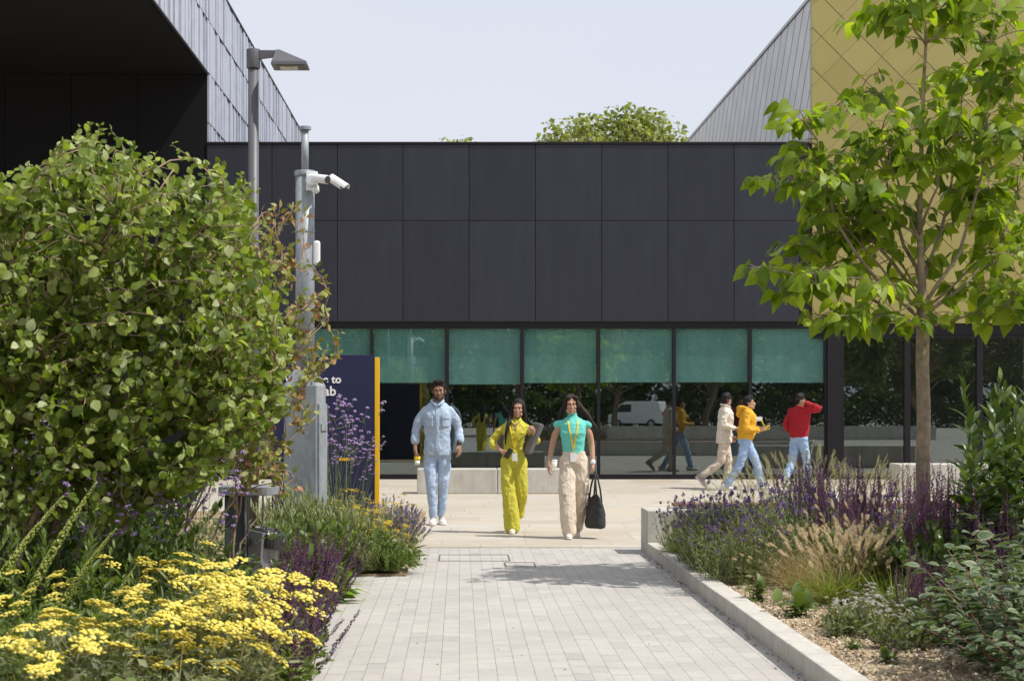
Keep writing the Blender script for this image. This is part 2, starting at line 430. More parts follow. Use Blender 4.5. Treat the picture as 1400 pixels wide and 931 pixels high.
# recessed inspection covers in the setts
mb = MB()
for x0, x1, y0, y1 in ((gx(600, 16.6), gx(697, 16.6), 16.35, 17.05), (gx(690, 16.0), gx(732, 16.0), 15.75, 16.2)):
    w = .011
    mb.bx(x0, x1, y0, y0 + w, -.02, .0005); mb.bx(x0, x1, y1 - w, y1, -.02, .0005)
    mb.bx(x0, x0 + w, y0 + w + .001, y1 - w - .001, -.02, .0005); mb.bx(x1 - w, x1, y0 + w + .001, y1 - w - .001, -.02, .0005)
tag(mb.obj('cover_frame', plain('rusty cover frame', (.13, .10, .08), .8)), 'thin rusty frame of a sett filled drain cover', 'drain cover')

# ------------------------------------------------------------------ dark middle building
def pxx(px): return (px - VX) / F * FD
def pxz(py): return EYE - (py - HY) / F * FD
XL, XR = pxx(283), pxx(1110)
bd = thing('dark_building', 'low charcoal panelled building with a band of tall windows', 'building', (0, FD, 0))
ZT, ZM, ZB = pxz(196), pxz(302), pxz(440)
xs = [pxx(v) for v in (283, 372, 461.3, 551, 641.3, 732, 822.5, 913, 1003.3, 1093)]
rng = random.Random(5)
for i in range(9):
    for z0, z1 in ((ZB, ZM), (ZM, ZT - .03)):
        mb = MB(); g = .007
        mb.bx(-(xs[i + 1] - xs[i]) / 2 + g, (xs[i + 1] - xs[i]) / 2 - g, 0, .03, -(z1 - z0) / 2 + g, (z1 - z0) / 2 - g)
        o = mb.obj('wall_panel', M['panel'], bd, bevel=.003, loc=((xs[i] + xs[i + 1]) / 2, -.03, (z0 + z1) / 2))
        o.rotation_euler = (rng.uniform(-.0018, .0018), 0, rng.uniform(-.0018, .0018))
mb = MB(); mb.bx(xs[9] + .004, XR, -.028, .002, ZB, ZT - .03); mb.obj('corner_trim', M['frame'], bd)
mb = MB(); mb.bx(XL, XR, .003, .14, ZB, ZT - .03); mb.obj('backing_wall', M['seam'], bd)
mb = MB(); mb.bx(XL, XR - .01, -.05, .3, ZT - .027, ZT + .02); mb.obj('coping', M['frame'], bd, bevel=.004)
mb = MB(); mb.bx(XL, XR - .02, .302, 16, ZT - .4, ZT - .06); mb.obj('roof', M['roof'], bd)
ZW = pxz(446)
mb = MB(); mb.bx(XL, XR, .02, .2, ZW, ZB - .003); mb.obj('lintel', M['frame'], bd)
# room behind the glass
mb = MB(); mb.bx(XL - .5, 14, 7.5, 7.7, 0, ZW + .2); mb.bx(XL - .7, XL - .505, .3, 7.49, 0, ZW + .2)
mb.obj('room_wall', M['interior'], bd)
mb = MB(); mb.bx(XL - .5, 14, .25, 7.49, ZW + .22, ZW + .3); mb.obj('room_ceiling', M['interior'], bd)
mb = MB(); mb.bx(XL - .5, 14, .22, 7.49, -.02, .02); mb.obj('room_floor', M['carpet'], bd)
wx = [pxx(v) for v in (303, 404, 508, 611, 714, 818.5, 922, 1026, 1130)]
ZS = pxz(521)
for i in range(8):
    x0, x1 = wx[i], wx[i + 1]; w = x1 - x0
    f = MB(); fw = .032
    f.bx(-w / 2, -w / 2 + fw, -.06, .08, .06, ZW); f.bx(w / 2 - fw, w / 2, -.06, .08, .06, ZW)
    f.bx(-w / 2 + fw, w / 2 - fw, -.05, .08, ZW - .05, ZW); f.bx(-w / 2 + fw, w / 2 - fw, -.05, .08, .06, .10)
    f.bx(-w / 2, w / 2, -.07, .085, 0.001, .059)
    wo_ = f.obj('window', M['frame'], bd, loc=((x0 + x1) / 2, .06, 0))
    p = MB(); p.bx(-w / 2 + fw, w / 2 - fw, -.012, 0, .10, ZW - .05); po = p.obj('pane', M['glass'], wo_)
    po.rotation_euler = (0, 0, rng.uniform(-.0016, .0016))
    bl = MB(); zs = ZS + (.0 if i != 3 else -.03) + rng.uniform(-.012, .012)
    bl.bx(-w / 2 + fw + .008, w / 2 - fw - .008, .06, .066, zs, ZW - .05); bl.bx(-w / 2 + fw + .008, w / 2 - fw - .008, .055, .071, zs - .025, zs)
    bl.obj('blind', M['blind'], wo_)
mb = MB(); mb.bx(pxx(1131), pxx(1150), -.02, .3, 0.001, ZW); mb.obj('door_post', M['frame'], bd)

# ------------------------------------------------------------------ black building on the left with the ribbed flank
lb = thing('ribbed_building', 'black building with deep overhang and a silver ribbed flank', 'building', (XL, FD, 0))
ZSOF, ZTOP = 8.28, 10.38; YN, YF = -15.0, 20.7
rows = [(7.27 - 1.03, 7.27), (7.27, 8.28), (8.28, 9.34), (9.34, ZTOP)]
rng = random.Random(11)
for r, (z0, z1) in enumerate(rows):
    mb = MB(); yy = YN if z0 >= ZSOF - .01 else .02
    while yy < YF:
        w = rng.choice((.05, .07, .09, .12, .16, .24, .3)); pr = rng.choice((.012, .024, .036, .046))
        mb.bx(.002, pr, yy + .004, min(yy + w, YF), z0 + .008, z1 - .008); yy += w + rng.choice((0, 0, .012))
    mb.obj('ribbed_cladding', M['rib'], lb)
    mb = MB(); mb.bx(.001, .0475, (YN if z0 >= ZSOF - .01 else .02), YF, z1 - .0075, z1 + .0075); mb.obj('seam_strip', M['seam'], lb)
mb = MB(); mb.bx(-15, 0, YN, YF, ZSOF, ZTOP); mb.bx(-15, -.002, .002, YF, 0, ZSOF - .002)
mb.obj('dark_volume', M['black'], lb)
mb = MB(); mb.bx(.001, .0475, YN, -.001, ZSOF - .03, ZSOF - .0005 + .0); mb.obj('lower_edge', M['seam'], lb)
mb = MB(); mb.bx(-15, .06, YN, YF, ZTOP + .002, ZTOP + .04); mb.obj('roof_edge', M['seam'], lb)
mb = MB()
for i in range(9): mb.bx(-15, -.03, -14.9 + i * 1.65, -14.9 + i * 1.65 + 1.64, ZSOF - .022, ZSOF - .003)
mb.obj('soffit', M['soffit'], lb)
mb = MB()
for i in range(11): mb.bx(-15 + i * 1.36, -15 + i * 1.36 + 1.348, -.024, -.001, .01, ZSOF - .03)
mb.obj('rear_wall', M['black'], lb)
mb = MB(); mb.bx(-14.8, -14.2, -14.5, -13.9, 0, ZSOF - .03); mb.bx(-8.6, -8.2, -14.5, -14.1, 0, ZSOF - .03); mb.obj('column', M['black'], lb)

# ------------------------------------------------------------------ gold building
XG = XR; ZG0, ZG1 = pxz(442), 9.83
gb = thing('gold_building', 'gold diamond shingled building over dark glazing', 'building', (0, FD, 0))
mb = MB(); mb.bx(XG, 22, -.05, .2, ZG0, ZG1); mb.obj('gold_cladding', M['gold'], gb)
mb = MB(); mb.bx(XG + .004, 22, .202, 19, ZT - 3, ZG1 - .01); mb.obj('silver_flank', M['silver_side'], gb)
mb = MB(); mb.bx(XG - .03, XG + .1, -.07, 19, ZG1 + .002, ZG1 + .07); mb.obj('roof_trim', plain('pale roof trim', (.42, .41, .39), .4, .4), gb)
mb = MB(); mb.bx(XG + .02, 22, .0, .25, ZW - .17, ZG0 - .004); mb.bx(XG + .02, 22, .02, .25, ZW - .25, ZW - .172); mb.obj('lintel', M['frame'], gb)
gxs = [pxx(1150), pxx(1241), pxx(1340), pxx(1440), pxx(1540), pxx(1640)]
for i in range(5):
    x0, x1 = gxs[i], gxs[i + 1]; w = x1 - x0; f = MB(); fw = .06
    f.bx(-w / 2, -w / 2 + fw, -.06, .08, .06, ZW - .252); f.bx(w / 2 - fw, w / 2, -.06, .08, .06, ZW - .252)
    f.bx(-w / 2, w / 2, -.07, .085, .001, .059)
    wo_ = f.obj('window', M['frame'], gb, loc=((x0 + x1) / 2, .07, 0))
    p = MB(); p.bx(-w / 2 + fw, w / 2 - fw, -.012, 0, .06, ZW - .252); p.obj('pane', M['glass'], wo_)
# teal coat tree just inside the glass
ct = thing('coat_stand', 'teal metal coat stand with pegs standing inside the glass', 'coat stand', (pxx(1154.5) + .06, FD + .75, .02))
mb = MB(); mb.tube([(0, 0, 0), (0, 0, 2.02)], .022, 8); mb.obj('pole', M['tealpaint'], ct, True)
for z, sgn in ((1.85, 1), (1.95, -1), (1.30, 1), (1.12, 1), (1.36, -1), (.72, -1)):
    mb = MB(); mb.tube([(0, 0, z), (sgn * .08, 0, z + .05), (sgn * .12, 0, z + .1)], .012, 6); mb.obj('peg', M['tealpaint'], ct, True)
mb = MB(); mb.tube([(0, 0, 0), (0, 0, .02)], .16, 16); mb.obj('base', M['tealpaint'], ct)

# ------------------------------------------------------------------ lamp post
DL = 17.9; lx = gx(346.5, DL)
lp = thing('street_lamp', 'slim grey street lamp rising out of the leafy shrub', 'street lamp', (lx, DL, 0))
r = 7.3 / F * DL
mb = MB(); mb.tube([(0, 0, 0), (0, 0, W(0, 93, DL).z)], r, 20); mb.obj('pole', M['lamp'], lp, True)
mb = MB(); mb.tube([(0, 0, W(0, 94, DL).z), (0, 0, W(0, 68, DL).z)], r * 1.28, 20); mb.obj('collar', M['lamp'], lp, True, bevel=.004)
def L(px, py, dy=0): v = W(px, py, DL); return (v.x - lx, dy, v.z)
a = MB(); p0, p1 = L(355, 70), L(381, 70); q0, q1 = L(355, 81), L(378, 78)
a.prism([(q0[0], q0[2]), (q1[0], q1[2]), (p1[0], p1[2]), (p0[0], p0[2])], -.035, .035); a.obj('arm', M['lamp'], lp)
# pyramid head with a flat glazed underside
hx0, hx1, hz = -1.945 - lx, -1.573 - lx, 4.997
hd = MB(); ax0, ax1, az = -1.905 - lx, -1.868 - lx, 5.172
hd.add([(hx0, -.18, hz), (hx1, -.18, hz), (hx1, .18, hz), (hx0, .18, hz), (hx0 + .006, -.175, hz + .03), (hx1 - .006, -.175, hz + .03), (hx1 - .006, .175, hz + .03), (hx0 + .006, .175, hz + .03), (ax0, -.045, az), (ax1, -.045, az), (ax1, .045, az), (ax0, .045, az)],
       [(0, 1, 5, 4), (1, 2, 6, 5), (2, 3, 7, 6), (3, 0, 4, 7), (4, 5, 9, 8), (5, 6, 10, 9), (6, 7, 11, 10), (7, 4, 8, 11), (8, 9, 10, 11), (3, 2, 1, 0)])
head = hd.obj('lamp_head', M['lamp'], lp)
g = MB(); g.bx(hx0 + .05, hx1 - .03, -.12, .135, hz - .004, hz - .001); gl = g.obj('lamp_tray', M['darkplastic'], head)
g = MB(); g.bx(hx0 + .08, hx1 - .11, -.07, .09, hz - .012, hz - .0045); g.obj('lamp_glass', M['lens'], head)

# ------------------------------------------------------------------ camera mast
DC = 16.5; cx = gx(417, DC)
cm = thing('camera_mast', 'galvanised steel camera mast with a broad square foot beside the sign', 'camera mast', (cx, DC, 0), 0)
def C(px, py, dy=0): v = W(px, py, DC); return (v.x - cx, dy, v.z)
mb = MB(); mb.tube([C(417, 520), C(417, 240)], 13 / F * DC, 24); mb.obj('pole', M['galv'], cm, True)
mb = MB(); mb.tube([C(417, 241), C(417, 234)], 14.5 / F * DC, 24); mb.obj('pole_cap', M['galv'], cm, True, bevel=.004)
mb = MB(); mb.tube([C(417, 318), C(417, 315.5)], 13.7 / F * DC, 24); mb.obj('joint_ring', M['galv'], cm)
mb = MB(); mb.tube([C(417, 234), C(417, 178)], 5 / F * DC, 16); mb.obj('top_tube', M['galv'], cm, True)
mb = MB(); mb.tube([C(417, 178), C(417, 173.5)], 8.3 / F * DC, 20); mb.obj('flange', M['galv'], cm)
# cabinet turned a little so that its bright flank shows
cab = MB(); hw = 23.5 / F * DC; zt = C(0, 528)[2]; zt2 = C(0, 505)[2]; ri = 12.5 / F * DC; hd_ = .15
ring = lambda w, d_, z: [(-w, -d_, z), (w, -d_, z), (w, d_, z), (-w, d_, z)]
cab.add(ring(hw, hd_, 0) + ring(hw, hd_, zt) + ring(ri, ri, zt2),
        [(0, 1, 5, 4), (1, 2, 6, 5), (2, 3, 7, 6), (3, 0, 4, 7), (4, 5, 9, 8), (5, 6, 10, 9), (6, 7, 11, 10), (7, 4, 8, 11), (8, 9, 10, 11), (3, 2, 1, 0)])
cabo = cab.obj('cabinet', M['galv'], cm, bevel=.012); cabo.rotation_euler = (0, 0, -.22)
dr = MB(); dr.bx(hw + .002, hw + .02, -hd_ + .02, hd_ - .02, .06, C(0, 552)[2]); dr.bx(hw + .0215, hw + .034, -hd_ + .06, hd_ - .06, C(0, 586)[2] - .02, C(0, 586)[2] + .05)
dr.obj('cabinet_door', M['galv'], cabo, bevel=.004)
mb = MB(); kz = C(0, 562)[2]; mb.tube([(.06, -hd_ - .03, kz), (.06, -hd_ - .024, kz), (.06, -hd_ + .001, kz)], [.024, .03, .034], 14); mb.obj('bolt_head', M['galv'], cabo, True)
# camera bracket and the two bullet cameras
mb = MB(); z = C(0, 249)[2]; mb.bx(.02, .13, -.115, -.085, z - .095, z + .085); mb.tube([(.075, -.115, z), (.075, -.17, z - .005)], [.062, .05], 18)
brk = mb.obj('camera_bracket', M['white'], cm, bevel=.006)
def bullet(p0, p1, rr, hood):
    c_ = MB(); c_.tube([p0, p1], rr, 18); ob = c_.obj('camera_body', M['white'], cm, True, bevel=.004)
    d = np.array(p1) - np.array(p0); d /= np.linalg.norm(d)
    l_ = MB(); q = np.array(p1); l_.tube([q - d * .004, q + d * .004], rr * .88, 18); l_.obj('camera_lens', M['darkplastic'], ob)
    if hood:
        a0 = np.array(p0) - d * .01; a1 = np.array(p1) + d * .05; s_ = np.cross(d, [0, 0, 1.]); s_ /= np.linalg.norm(s_); u_ = np.cross(s_, d)
        h_ = MB(); V = []
        for e in (a0, a1):
            for k in range(7):
                t_ = PI * k / 6; V.append(e + (rr + .006) * (math.cos(t_) * s_ + math.sin(t_) * u_))
            for k in range(7):
                t_ = PI * (6 - k) / 6; V.append(e + (rr + .013) * (math.cos(t_) * s_ + math.sin(t_) * u_))
        n = 14; h_.add(V, [tuple(range(n - 1, -1, -1)), tuple(range(n, 2 * n))] + [(i, (i + 1) % n, (i + 1) % n + n, i + n) for i in range(n)])
        h_.obj('sun_hood', M['white'], ob)
    return ob
bullet((.10, -.13, z + .02), (.235, -.25, z - .012), .042, False)
bullet((.26, -.10, z + .015), (.37, -.15, z - .06), .036, True)
mb = MB(); mb.tube([(.12, -.1, z + .03), (.20, -.09, z + .03), (.27, -.1, z + .012)], .022, 10); mb.obj('camera_arm', M['white'], cm, True)
mb = MB(); mb.tube([(.10, -.10, z - .07), (.12, -.11, z - .115)], [.045, .03], 12); mb.obj('junction_box', M['white'], cm, True)
v = C(433, 346); mb = MB(); mb.bx(v[0] - .035, v[0] + .035, -.06, .02, v[2] - .12, v[2] + .115); mb.obj('radio_box', M['white'], cm, bevel=.022)

# ------------------------------------------------------------------ navy welcome sign
DS = 22.0; sx1 = gx(512.5, DS); sx0 = gx(372, DS); szt = W(0, 485.5, DS).z
sg = thing('welcome_sign', 'tall navy welcome sign with a yellow edge and white lettering', 'sign', ((sx0 + sx1) / 2, DS, 0))
w2 = (sx1 - sx0) / 2
mb = MB(); mb.bx(-w2, w2, -.06, .06, .0, szt); mb.obj('sign_panel', M['navy'], sg, bevel=.003)
mb = MB(); mb.bx(w2 + .002, w2 + .058, -.066, .066, .0, szt - .03); mb.obj('edge_strip', M['yellow_edge'], sg, bevel=.003)
def lettering(txt, xr, yb, size, name='lettering'):
    cu = bpy.data.curves.new(name, 'FONT'); cu.body = txt; cu.size = size; cu.extrude = .003; cu.align_x = 'RIGHT'; cu.space_character = 1.03; cu.offset = .004
    o = bpy.data.objects.new(name, cu); COL.objects.link(o); bpy.context.view_layer.update()
    me = bpy.data.meshes.new_from_object(o.evaluated_get(bpy.context.evaluated_depsgraph_get()))
    bpy.data.objects.remove(o); me.materials.clear()
    t = link(name, me, M['letter'], sg, (xr, -.065, yb)); t.rotation_euler = (PI / 2, 0, 0); return t
sc_ = DS / F
lettering('Welcome to', gx(467, DS) - (sx0 + sx1) / 2, W(0, 523.5, DS).z, 14.6 * sc_)
lettering('Lab', gx(460, DS) - (sx0 + sx1) / 2, W(0, 540.5, DS).z, 18 * sc_)
lettering('the', gx(460, DS) - (sx0 + sx1) / 2 - .335, W(0, 540.5, DS).z, 18 * sc_)
mb = MB(); v = W(478, 627.5, DS); mb.bx(v.x - (sx0 + sx1) / 2 - .13, v.x - (sx0 + sx1) / 2 + .07, -.0655, -.0605, v.z - .018, v.z + .018); mb.obj('yellow_mark', M['yellow_edge'], sg)

# ------------------------------------------------------------------ litter bin
DB = 14.3; bxx = gx(350, DB)
lbn = thing('litter_bin', 'grey litter bin with a flat roof and a black bag inside', 'litter bin', (bxx, DB, 0))
def B(px, py): v = W(px, py, DB); return (v.x - bxx, v.z)
x0, z1 = B(303, 664); x1, z0 = B(382, 679)
mb = MB(); n = 10
arc = [(x0, -.2), (x1 - .12, -.2)] + [(x1 - .12 + .12 * math.sin(PI * i / n), -.2 * math.cos(PI * i / n)) for i in range(1, n)] + [(x1 - .12, .2), (x0, .2)]
k = len(arc); mb.add([(x, y_, z0 + .02) for x, y_ in arc] + [(x, y_, z1 - .0) for x, y_ in arc], [tuple(range(k - 1, -1, -1)), tuple(range(k, 2 * k))] + [(i, (i + 1) % k, (i + 1) % k + k, i + k) for i in range(k)])
mb.obj('bin_roof', M['bin'], lbn, bevel=.006)
mb = MB(); mb.bx(B(310, 0)[0], B(337, 0)[0], -.14, .16, 0, z0 + .018); mb.obj('bin_back', plain('dark bin panel', (.075, .08, .095), .5), lbn, bevel=.004)
mb = MB(); mb.bx(B(338, 0)[0], B(338, 0)[0] + .012, -.17, -.135, 0, z0 + .018); mb.bx(B(356, 0)[0], B(356, 0)[0] + .012, .12, .15, 0, z0 + .018); mb.obj('bin_post', M['bin'], lbn)
# tapering body, facets turned to the path
xl, zt_ = B(341, 722); xr_, zr = B(394, 733)
top = [(xl, -.15), (xl + .13, -.19), (xr_ - .01, -.05), (xr_ - .01, .08), (xl + .13, .19), (xl, .16)]
bot = [(xl, -.10), (xl + .09, -.12), (xl + .17, -.03), (xl + .17, .05), (xl + .09, .12), (xl, .11)]
kk = 6; mb = MB(); mb.add([(x, y_, .04) for x, y_ in bot] + [(x, y_, zt_ - (x - xl) * .19) for x, y_ in top], [tuple(range(kk - 1, -1, -1))] + [(i, (i + 1) % kk, (i + 1) % kk + kk, i + kk) for i in range(kk)])
bo = mb.obj('bin_body', M['bin'], lbn); sd = bo.modifiers.new('wall', 'SOLIDIFY'); sd.thickness = .012; sd.offset = -1
mb = MB(); mb.bx(xl + .02, xl + .032, -.192, -.150, zt_ - .13, zt_ - .07); mb.obj('bin_slot', M['darkplastic'], bo)
rng = random.Random(2); mb = MB(); ring_ = []
cxb, cyb = (xl + xr_) / 2 - .01, 0
for lv, (s_, dz) in enumerate(((.99, -.10), (1.02, .012), (.95, .045), (.7, .055), (.35, .03), (.08, -.02))):
    for i in range(30):
        a_ = 2 * PI * i / 30; q = 1 + (rng.uniform(-.05, .05) if lv > 0 else -.04)
        ring_.append((cxb + .145 * s_ * q * math.cos(a_), cyb + .165 * s_ * q * math.sin(a_), zt_ - .035 - .1 * .19 + dz - (.145 * math.cos(a_)) * .19 + (rng.uniform(-.016, .016) if lv else 0)))
mb.add(ring_, [(l_ * 30 + i, l_ * 30 + (i + 1) % 30, (l_ + 1) * 30 + (i + 1) % 30, (l_ + 1) * 30 + i) for l_ in range(5) for i in range(30)])
tag(mb.obj('bin_bag', M['bag'], None, False, loc=(bxx, DB, 0)), 'black plastic bag puffing out of the litter bin', 'bin bag')
# ------------------------------------------------------------------ leaf and flower materials
M['leaf_bush'] = leafmat('shrub leaf', [(0, (.075, .12, .02)), (.3, (.145, .20, .03)), (.65, (.215, .28, .045)), (.84, (.32, .38, .13)), (1, (.46, .50, .30))], .5, .42, None, .28)
M['leaf_red'] = leafmat('reddening leaf', [(0, (.14, .19, .03)), (.6, (.26, .29, .06)), (.78, (.34, .29, .10)), (.92, (.32, .16, .075)), (1, (.42, .24, .15))], .5, .3, (1.5, 1.2, .5))
M['leaf_catalpa'] = leafmat('young tree leaf', [(0, (.085, .145, .016)), (.5, (.185, .27, .03)), (1, (.33, .42, .06))], .45, .54, (1.75, 1.75, .4), .3)
M['leaf_grey'] = leafmat('grey green leaf', [(0, (.10, .125, .055)), (.5, (.155, .18, .08)), (1, (.25, .27, .14))], .6, .25)
M['leaf_pale'] = leafmat('pale grey green leaf', [(0, (.15, .18, .08)), (.5, (.21, .24, .115)), (1, (.32, .34, .19))], .6, .25)
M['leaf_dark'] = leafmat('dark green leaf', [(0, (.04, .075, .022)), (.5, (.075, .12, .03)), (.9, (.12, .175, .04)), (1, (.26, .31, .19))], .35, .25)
M['leaf_mid'] = leafmat('mid green leaf', [(0, (.08, .125, .024)), (.5, (.125, .18, .038)), (1, (.19, .25, .065))], .45, .3)
M['leaf_lime'] = leafmat('light green leaf', [(0, (.11, .18, .03)), (.5, (.16, .25, .04)), (1, (.22, .31, .06))], .45, .4)
M['yarrow'] = leafmat('yarrow yellow', [(0, (.66, .54, .07)), (.5, (.78, .67, .13)), (1, (.84, .75, .22))], .8, .15, (1.1, 1, .5), .2, .1)
M['gold_flower'] = leafmat('small gold flower', [(0, (.62, .44, .02)), (1, (.76, .58, .05))], .7, .2, (1.1, 1, .5), .2, .1)
M['salvia'] = leafmat('purple salvia', [(0, (.14, .058, .085)), (.55, (.175, .08, .112)), (.78, (.13, .07, .17)), (1, (.165, .105, .32))], .7, .25, (1.4, 1, 1.2), .2, .1)
M['verbena'] = leafmat('lilac verbena', [(0, (.26, .16, .40)), (.5, (.40, .27, .52)), (1, (.56, .43, .66))], .7, .25, (1.2, 1, 1.2), .2, .1)
M['mauve'] = leafmat('purple wallflower', [(0, (.13, .08, .22)), (.6, (.21, .13, .33)), (.9, (.33, .20, .46)), (1, (.48, .33, .58))], .7, .25, (1.2, 1, 1.2), .2, .1)
M['lavender'] = leafmat('lavender flower', [(0, (.16, .12, .26)), (.6, (.26, .20, .38)), (1, (.40, .33, .5))], .8, .2, (1.1, 1, 1.2), .2, .1)
M['grass'] = leafmat('green grass blade', [(0, (.12, .18, .028)), (.6, (.20, .26, .05)), (1, (.34, .35, .12))], .5, .4)
M['drygrass'] = leafmat('straw grass blade', [(0, (.28, .205, .09)), (.5, (.42, .32, .16)), (1, (.56, .45, .26))], .7, .35, (1.2, 1.05, .8))
M['plume'] = leafmat('straw plume', [(0, (.58, .47, .30)), (.5, (.70, .60, .42)), (1, (.80, .72, .55))], .9, .4, (1.1, 1, .8), .1)
M['feathery'] = leafmat('feathery seed', [(0, (.34, .36, .18)), (.6, (.46, .46, .27)), (1, (.58, .55, .38))], .9, .4, (1.1, 1, .8), .1)
M['whitefl'] = leafmat('white flower', [(0, (.62, .55, .47)), (.5, (.72, .68, .63)), (1, (.78, .76, .74))], .8, .2, (1, 1, 1), .1, .05)
M['seedgreen'] = leafmat('green seed spike', [(0, (.38, .44, .09)), (.6, (.52, .58, .15)), (1, (.62, .66, .25))], .7, .25)
M['farleaf'] = leafmat('far tree leaf', [(0, (.13, .16, .045)), (.5, (.22, .25, .08)), (1, (.34, .36, .15))], .6, .35)
M['streetleaf'] = leafmat('street tree leaf', [(0, (.05, .075, .02)), (.5, (.085, .12, .03)), (1, (.15, .19, .05))], .55, .35)
def varieg():
    m, nt, out = new_mat('cream edged leaf'); b = NB(nt)
    at = b.n('ShaderNodeAttribute', attribute_name='edge')
    isl = b.n('ShaderNodeNewGeometry').outputs['Random Per Island']
    g = b.ramp(isl, [(0, (.065, .11, .05)), (1, (.115, .17, .08))])
    nz = b.m('ADD', at.outputs['Fac'], b.m('MULTIPLY', b.m('SUBTRACT', b.noise(40, b.coord()), .5), .5))
    f = b.m('MULTIPLY', b.m('GREATER_THAN', nz, .80), b.m('ADD', .35, b.m('MULTIPLY', isl, .6)))
    c = b.mix(f, g, (.50, .50, .34))
    p = b.bsdf(c, .5, 0, .4); t = b.n('ShaderNodeBsdfTranslucent'); b.l(b.mix(1, c, (1.4, 1.5, .7), 'MULTIPLY'), t.inputs[0])
    mx = b.n('ShaderNodeMixShader'); mx.inputs[0].default_value = .25
    b.l(p.outputs[0], mx.inputs[1]); b.l(t.outputs[0], mx.inputs[2]); b.l(mx.outputs[0], out.inputs[0]); return m
M['varieg'] = varieg()

# ------------------------------------------------------------------ templates (y = along the leaf, z = its face)
def leaf_tpl(w=.4, n=4, fold=.18, droop=.22, kind='ovate', wave=0):
    t = np.linspace(0, 1, n + 1)
    if kind == 'ovate': pr = np.sin(PI * t ** .72) ** .8
    elif kind == 'heart': pr = np.interp(t, [0, .08, .22, .45, .7, .88, 1], [.35, .86, 1, .88, .52, .2, 0])
    elif kind == 'round': pr = np.interp(t, [0, .12, .35, .6, .82, 1], [.1, .72, 1, .92, .6, 0])
    else: pr = np.sin(PI * t ** .85) ** .9
    z = -droop * t ** 2
    V = [(0, t[i], z[i]) for i in range(n + 1)]
    for sg in (-1, 1):
        V += [(sg * w * pr[i], t[i] - (.05 if kind == 'heart' and i == 0 else 0), z[i] + fold * w * pr[i] + wave * math.sin(i * 2.3 + sg)) for i in range(n + 1)]
    Fs = []
    for i in range(n):
        Fs.append((i, i + 1, n + 1 + i + 1, n + 1 + i)); Fs.append((i + 1, i, 2 * (n + 1) + i, 2 * (n + 1) + i + 1))
    return np.array(V), Fs
T_BUSH = leaf_tpl(.40, 4, .22, .30, 'round', .02)
T_OV = leaf_tpl(.30, 3, .2, .25)
T_SM = leaf_tpl(.28, 2, .2, .2)
T_HEART = leaf_tpl(.40, 6, .14, .42, 'heart', .02)
T_LANCE = leaf_tpl(.13, 5, .35, .3, 'lance')
T_LANCE2 = leaf_tpl(.16, 5, .3, .35, 'lance')
T_NARROW = leaf_tpl(.07, 3, .3, .3, 'lance')
T_BROAD = leaf_tpl(.32, 5, .15, .5, 'ovate', .03)
def floret():
    a = np.arange(5) * 2 * PI / 5
    V = [(0, .45, 0)] + [(.5 * math.cos(q), .1, .5 * math.sin(q)) for q in a] + [(0, -.25, 0)]
    return np.array(V), [(0, 1 + i, 1 + (i + 1) % 5) for i in range(5)] + [(6, 1 + (i + 1) % 5, 1 + i) for i in range(5)]
T_FL = floret()
def dome(n=9, seed=0):
    r = random.Random(seed); V = [(0, .30, 0)]
    for k, (rr, h) in enumerate(((.28, .27), (.5, .12), (.44, -.06))):
        V += [(rr * (1 + r.uniform(-.16, .16)) * math.cos(2 * PI * (i + .5 * k) / n), h * .75 + r.uniform(-.035, .05), rr * (1 + r.uniform(-.16, .16)) * math.sin(2 * PI * (i + .5 * k) / n)) for i in range(n)]
    V.append((0, -.12, 0)); Fs = [(0, 1 + (i + 1) % n, 1 + i) for i in range(n)]
    for k in range(2):
        for i in range(n):
            a, b_ = 1 + k * n + i, 1 + k * n + (i + 1) % n
            Fs.append((a, b_, b_ + n, a + n))
    Fs += [(len(V) - 1, 1 + 2 * n + i, 1 + 2 * n + (i + 1) % n) for i in range(n)]
    return np.array(V), Fs
T_DOME = dome()

def blades(mb, P, D, L, bend, width, rs, n=5, twist=True):
    """thin curved strips: base P, direction D, length L"""
    P = np.asarray(P); N = len(P); D = D / np.linalg.norm(D, axis=1)[:, None]
    hor = D.copy(); hor[:, 2] = 0; hl = np.linalg.norm(hor, axis=1)[:, None]; hor = np.where(hl > 1e-3, hor / (hl + 1e-9), [[1, 0, 0]])
    sd = np.cross(D, [[0, 0, 1.]]); sd /= np.linalg.norm(sd, axis=1)[:, None] + 1e-6
    if twist:
        a = rs.uniform(-1.2, 1.2, N)[:, None]; sd = sd * np.cos(a) + np.cross(D, sd) * np.sin(a)
    t = np.linspace(0, 1, n)
    for i in range(N):
        c = P[i] + np.outer(t * L[i], D[i]) + np.outer((t ** 2) * L[i] * bend[i], hor[i] * .6) - np.outer((t ** 2) * L[i] * bend[i], [0, 0, .55])
        wd_ = width[i] * (1 - t ** 2 * .92)
        V = np.concatenate([c - sd[i] * wd_[:, None], c + sd[i] * wd_[:, None]])
        mb.add(V, [(k, k + 1, n + k + 1, n + k) for k in range(n - 1)])
    tip = P + D * L[:, None] + hor * (.6 * L * bend)[:, None] - np.array([[0, 0, 1.]]) * (.55 * L * bend)[:, None]
    td = D + hor * (1.2 * bend)[:, None] - np.array([[0, 0, 1.]]) * (1.1 * bend)[:, None]
    return tip, td / np.linalg.norm(td, axis=1)[:, None]
def rdir(rs, N, lo, hi, lean=(0, 0)):
    """random directions between elevations lo..hi (degrees)"""
    az = rs.uniform(0, 2 * PI, N); el = np.radians(rs.uniform(lo, hi, N))
    D = np.stack([np.cos(az) * np.cos(el) + lean[0], np.sin(az) * np.cos(el) + lean[1], np.sin(el)], 1)
    return D / np.linalg.norm(D, axis=1)[:, None]
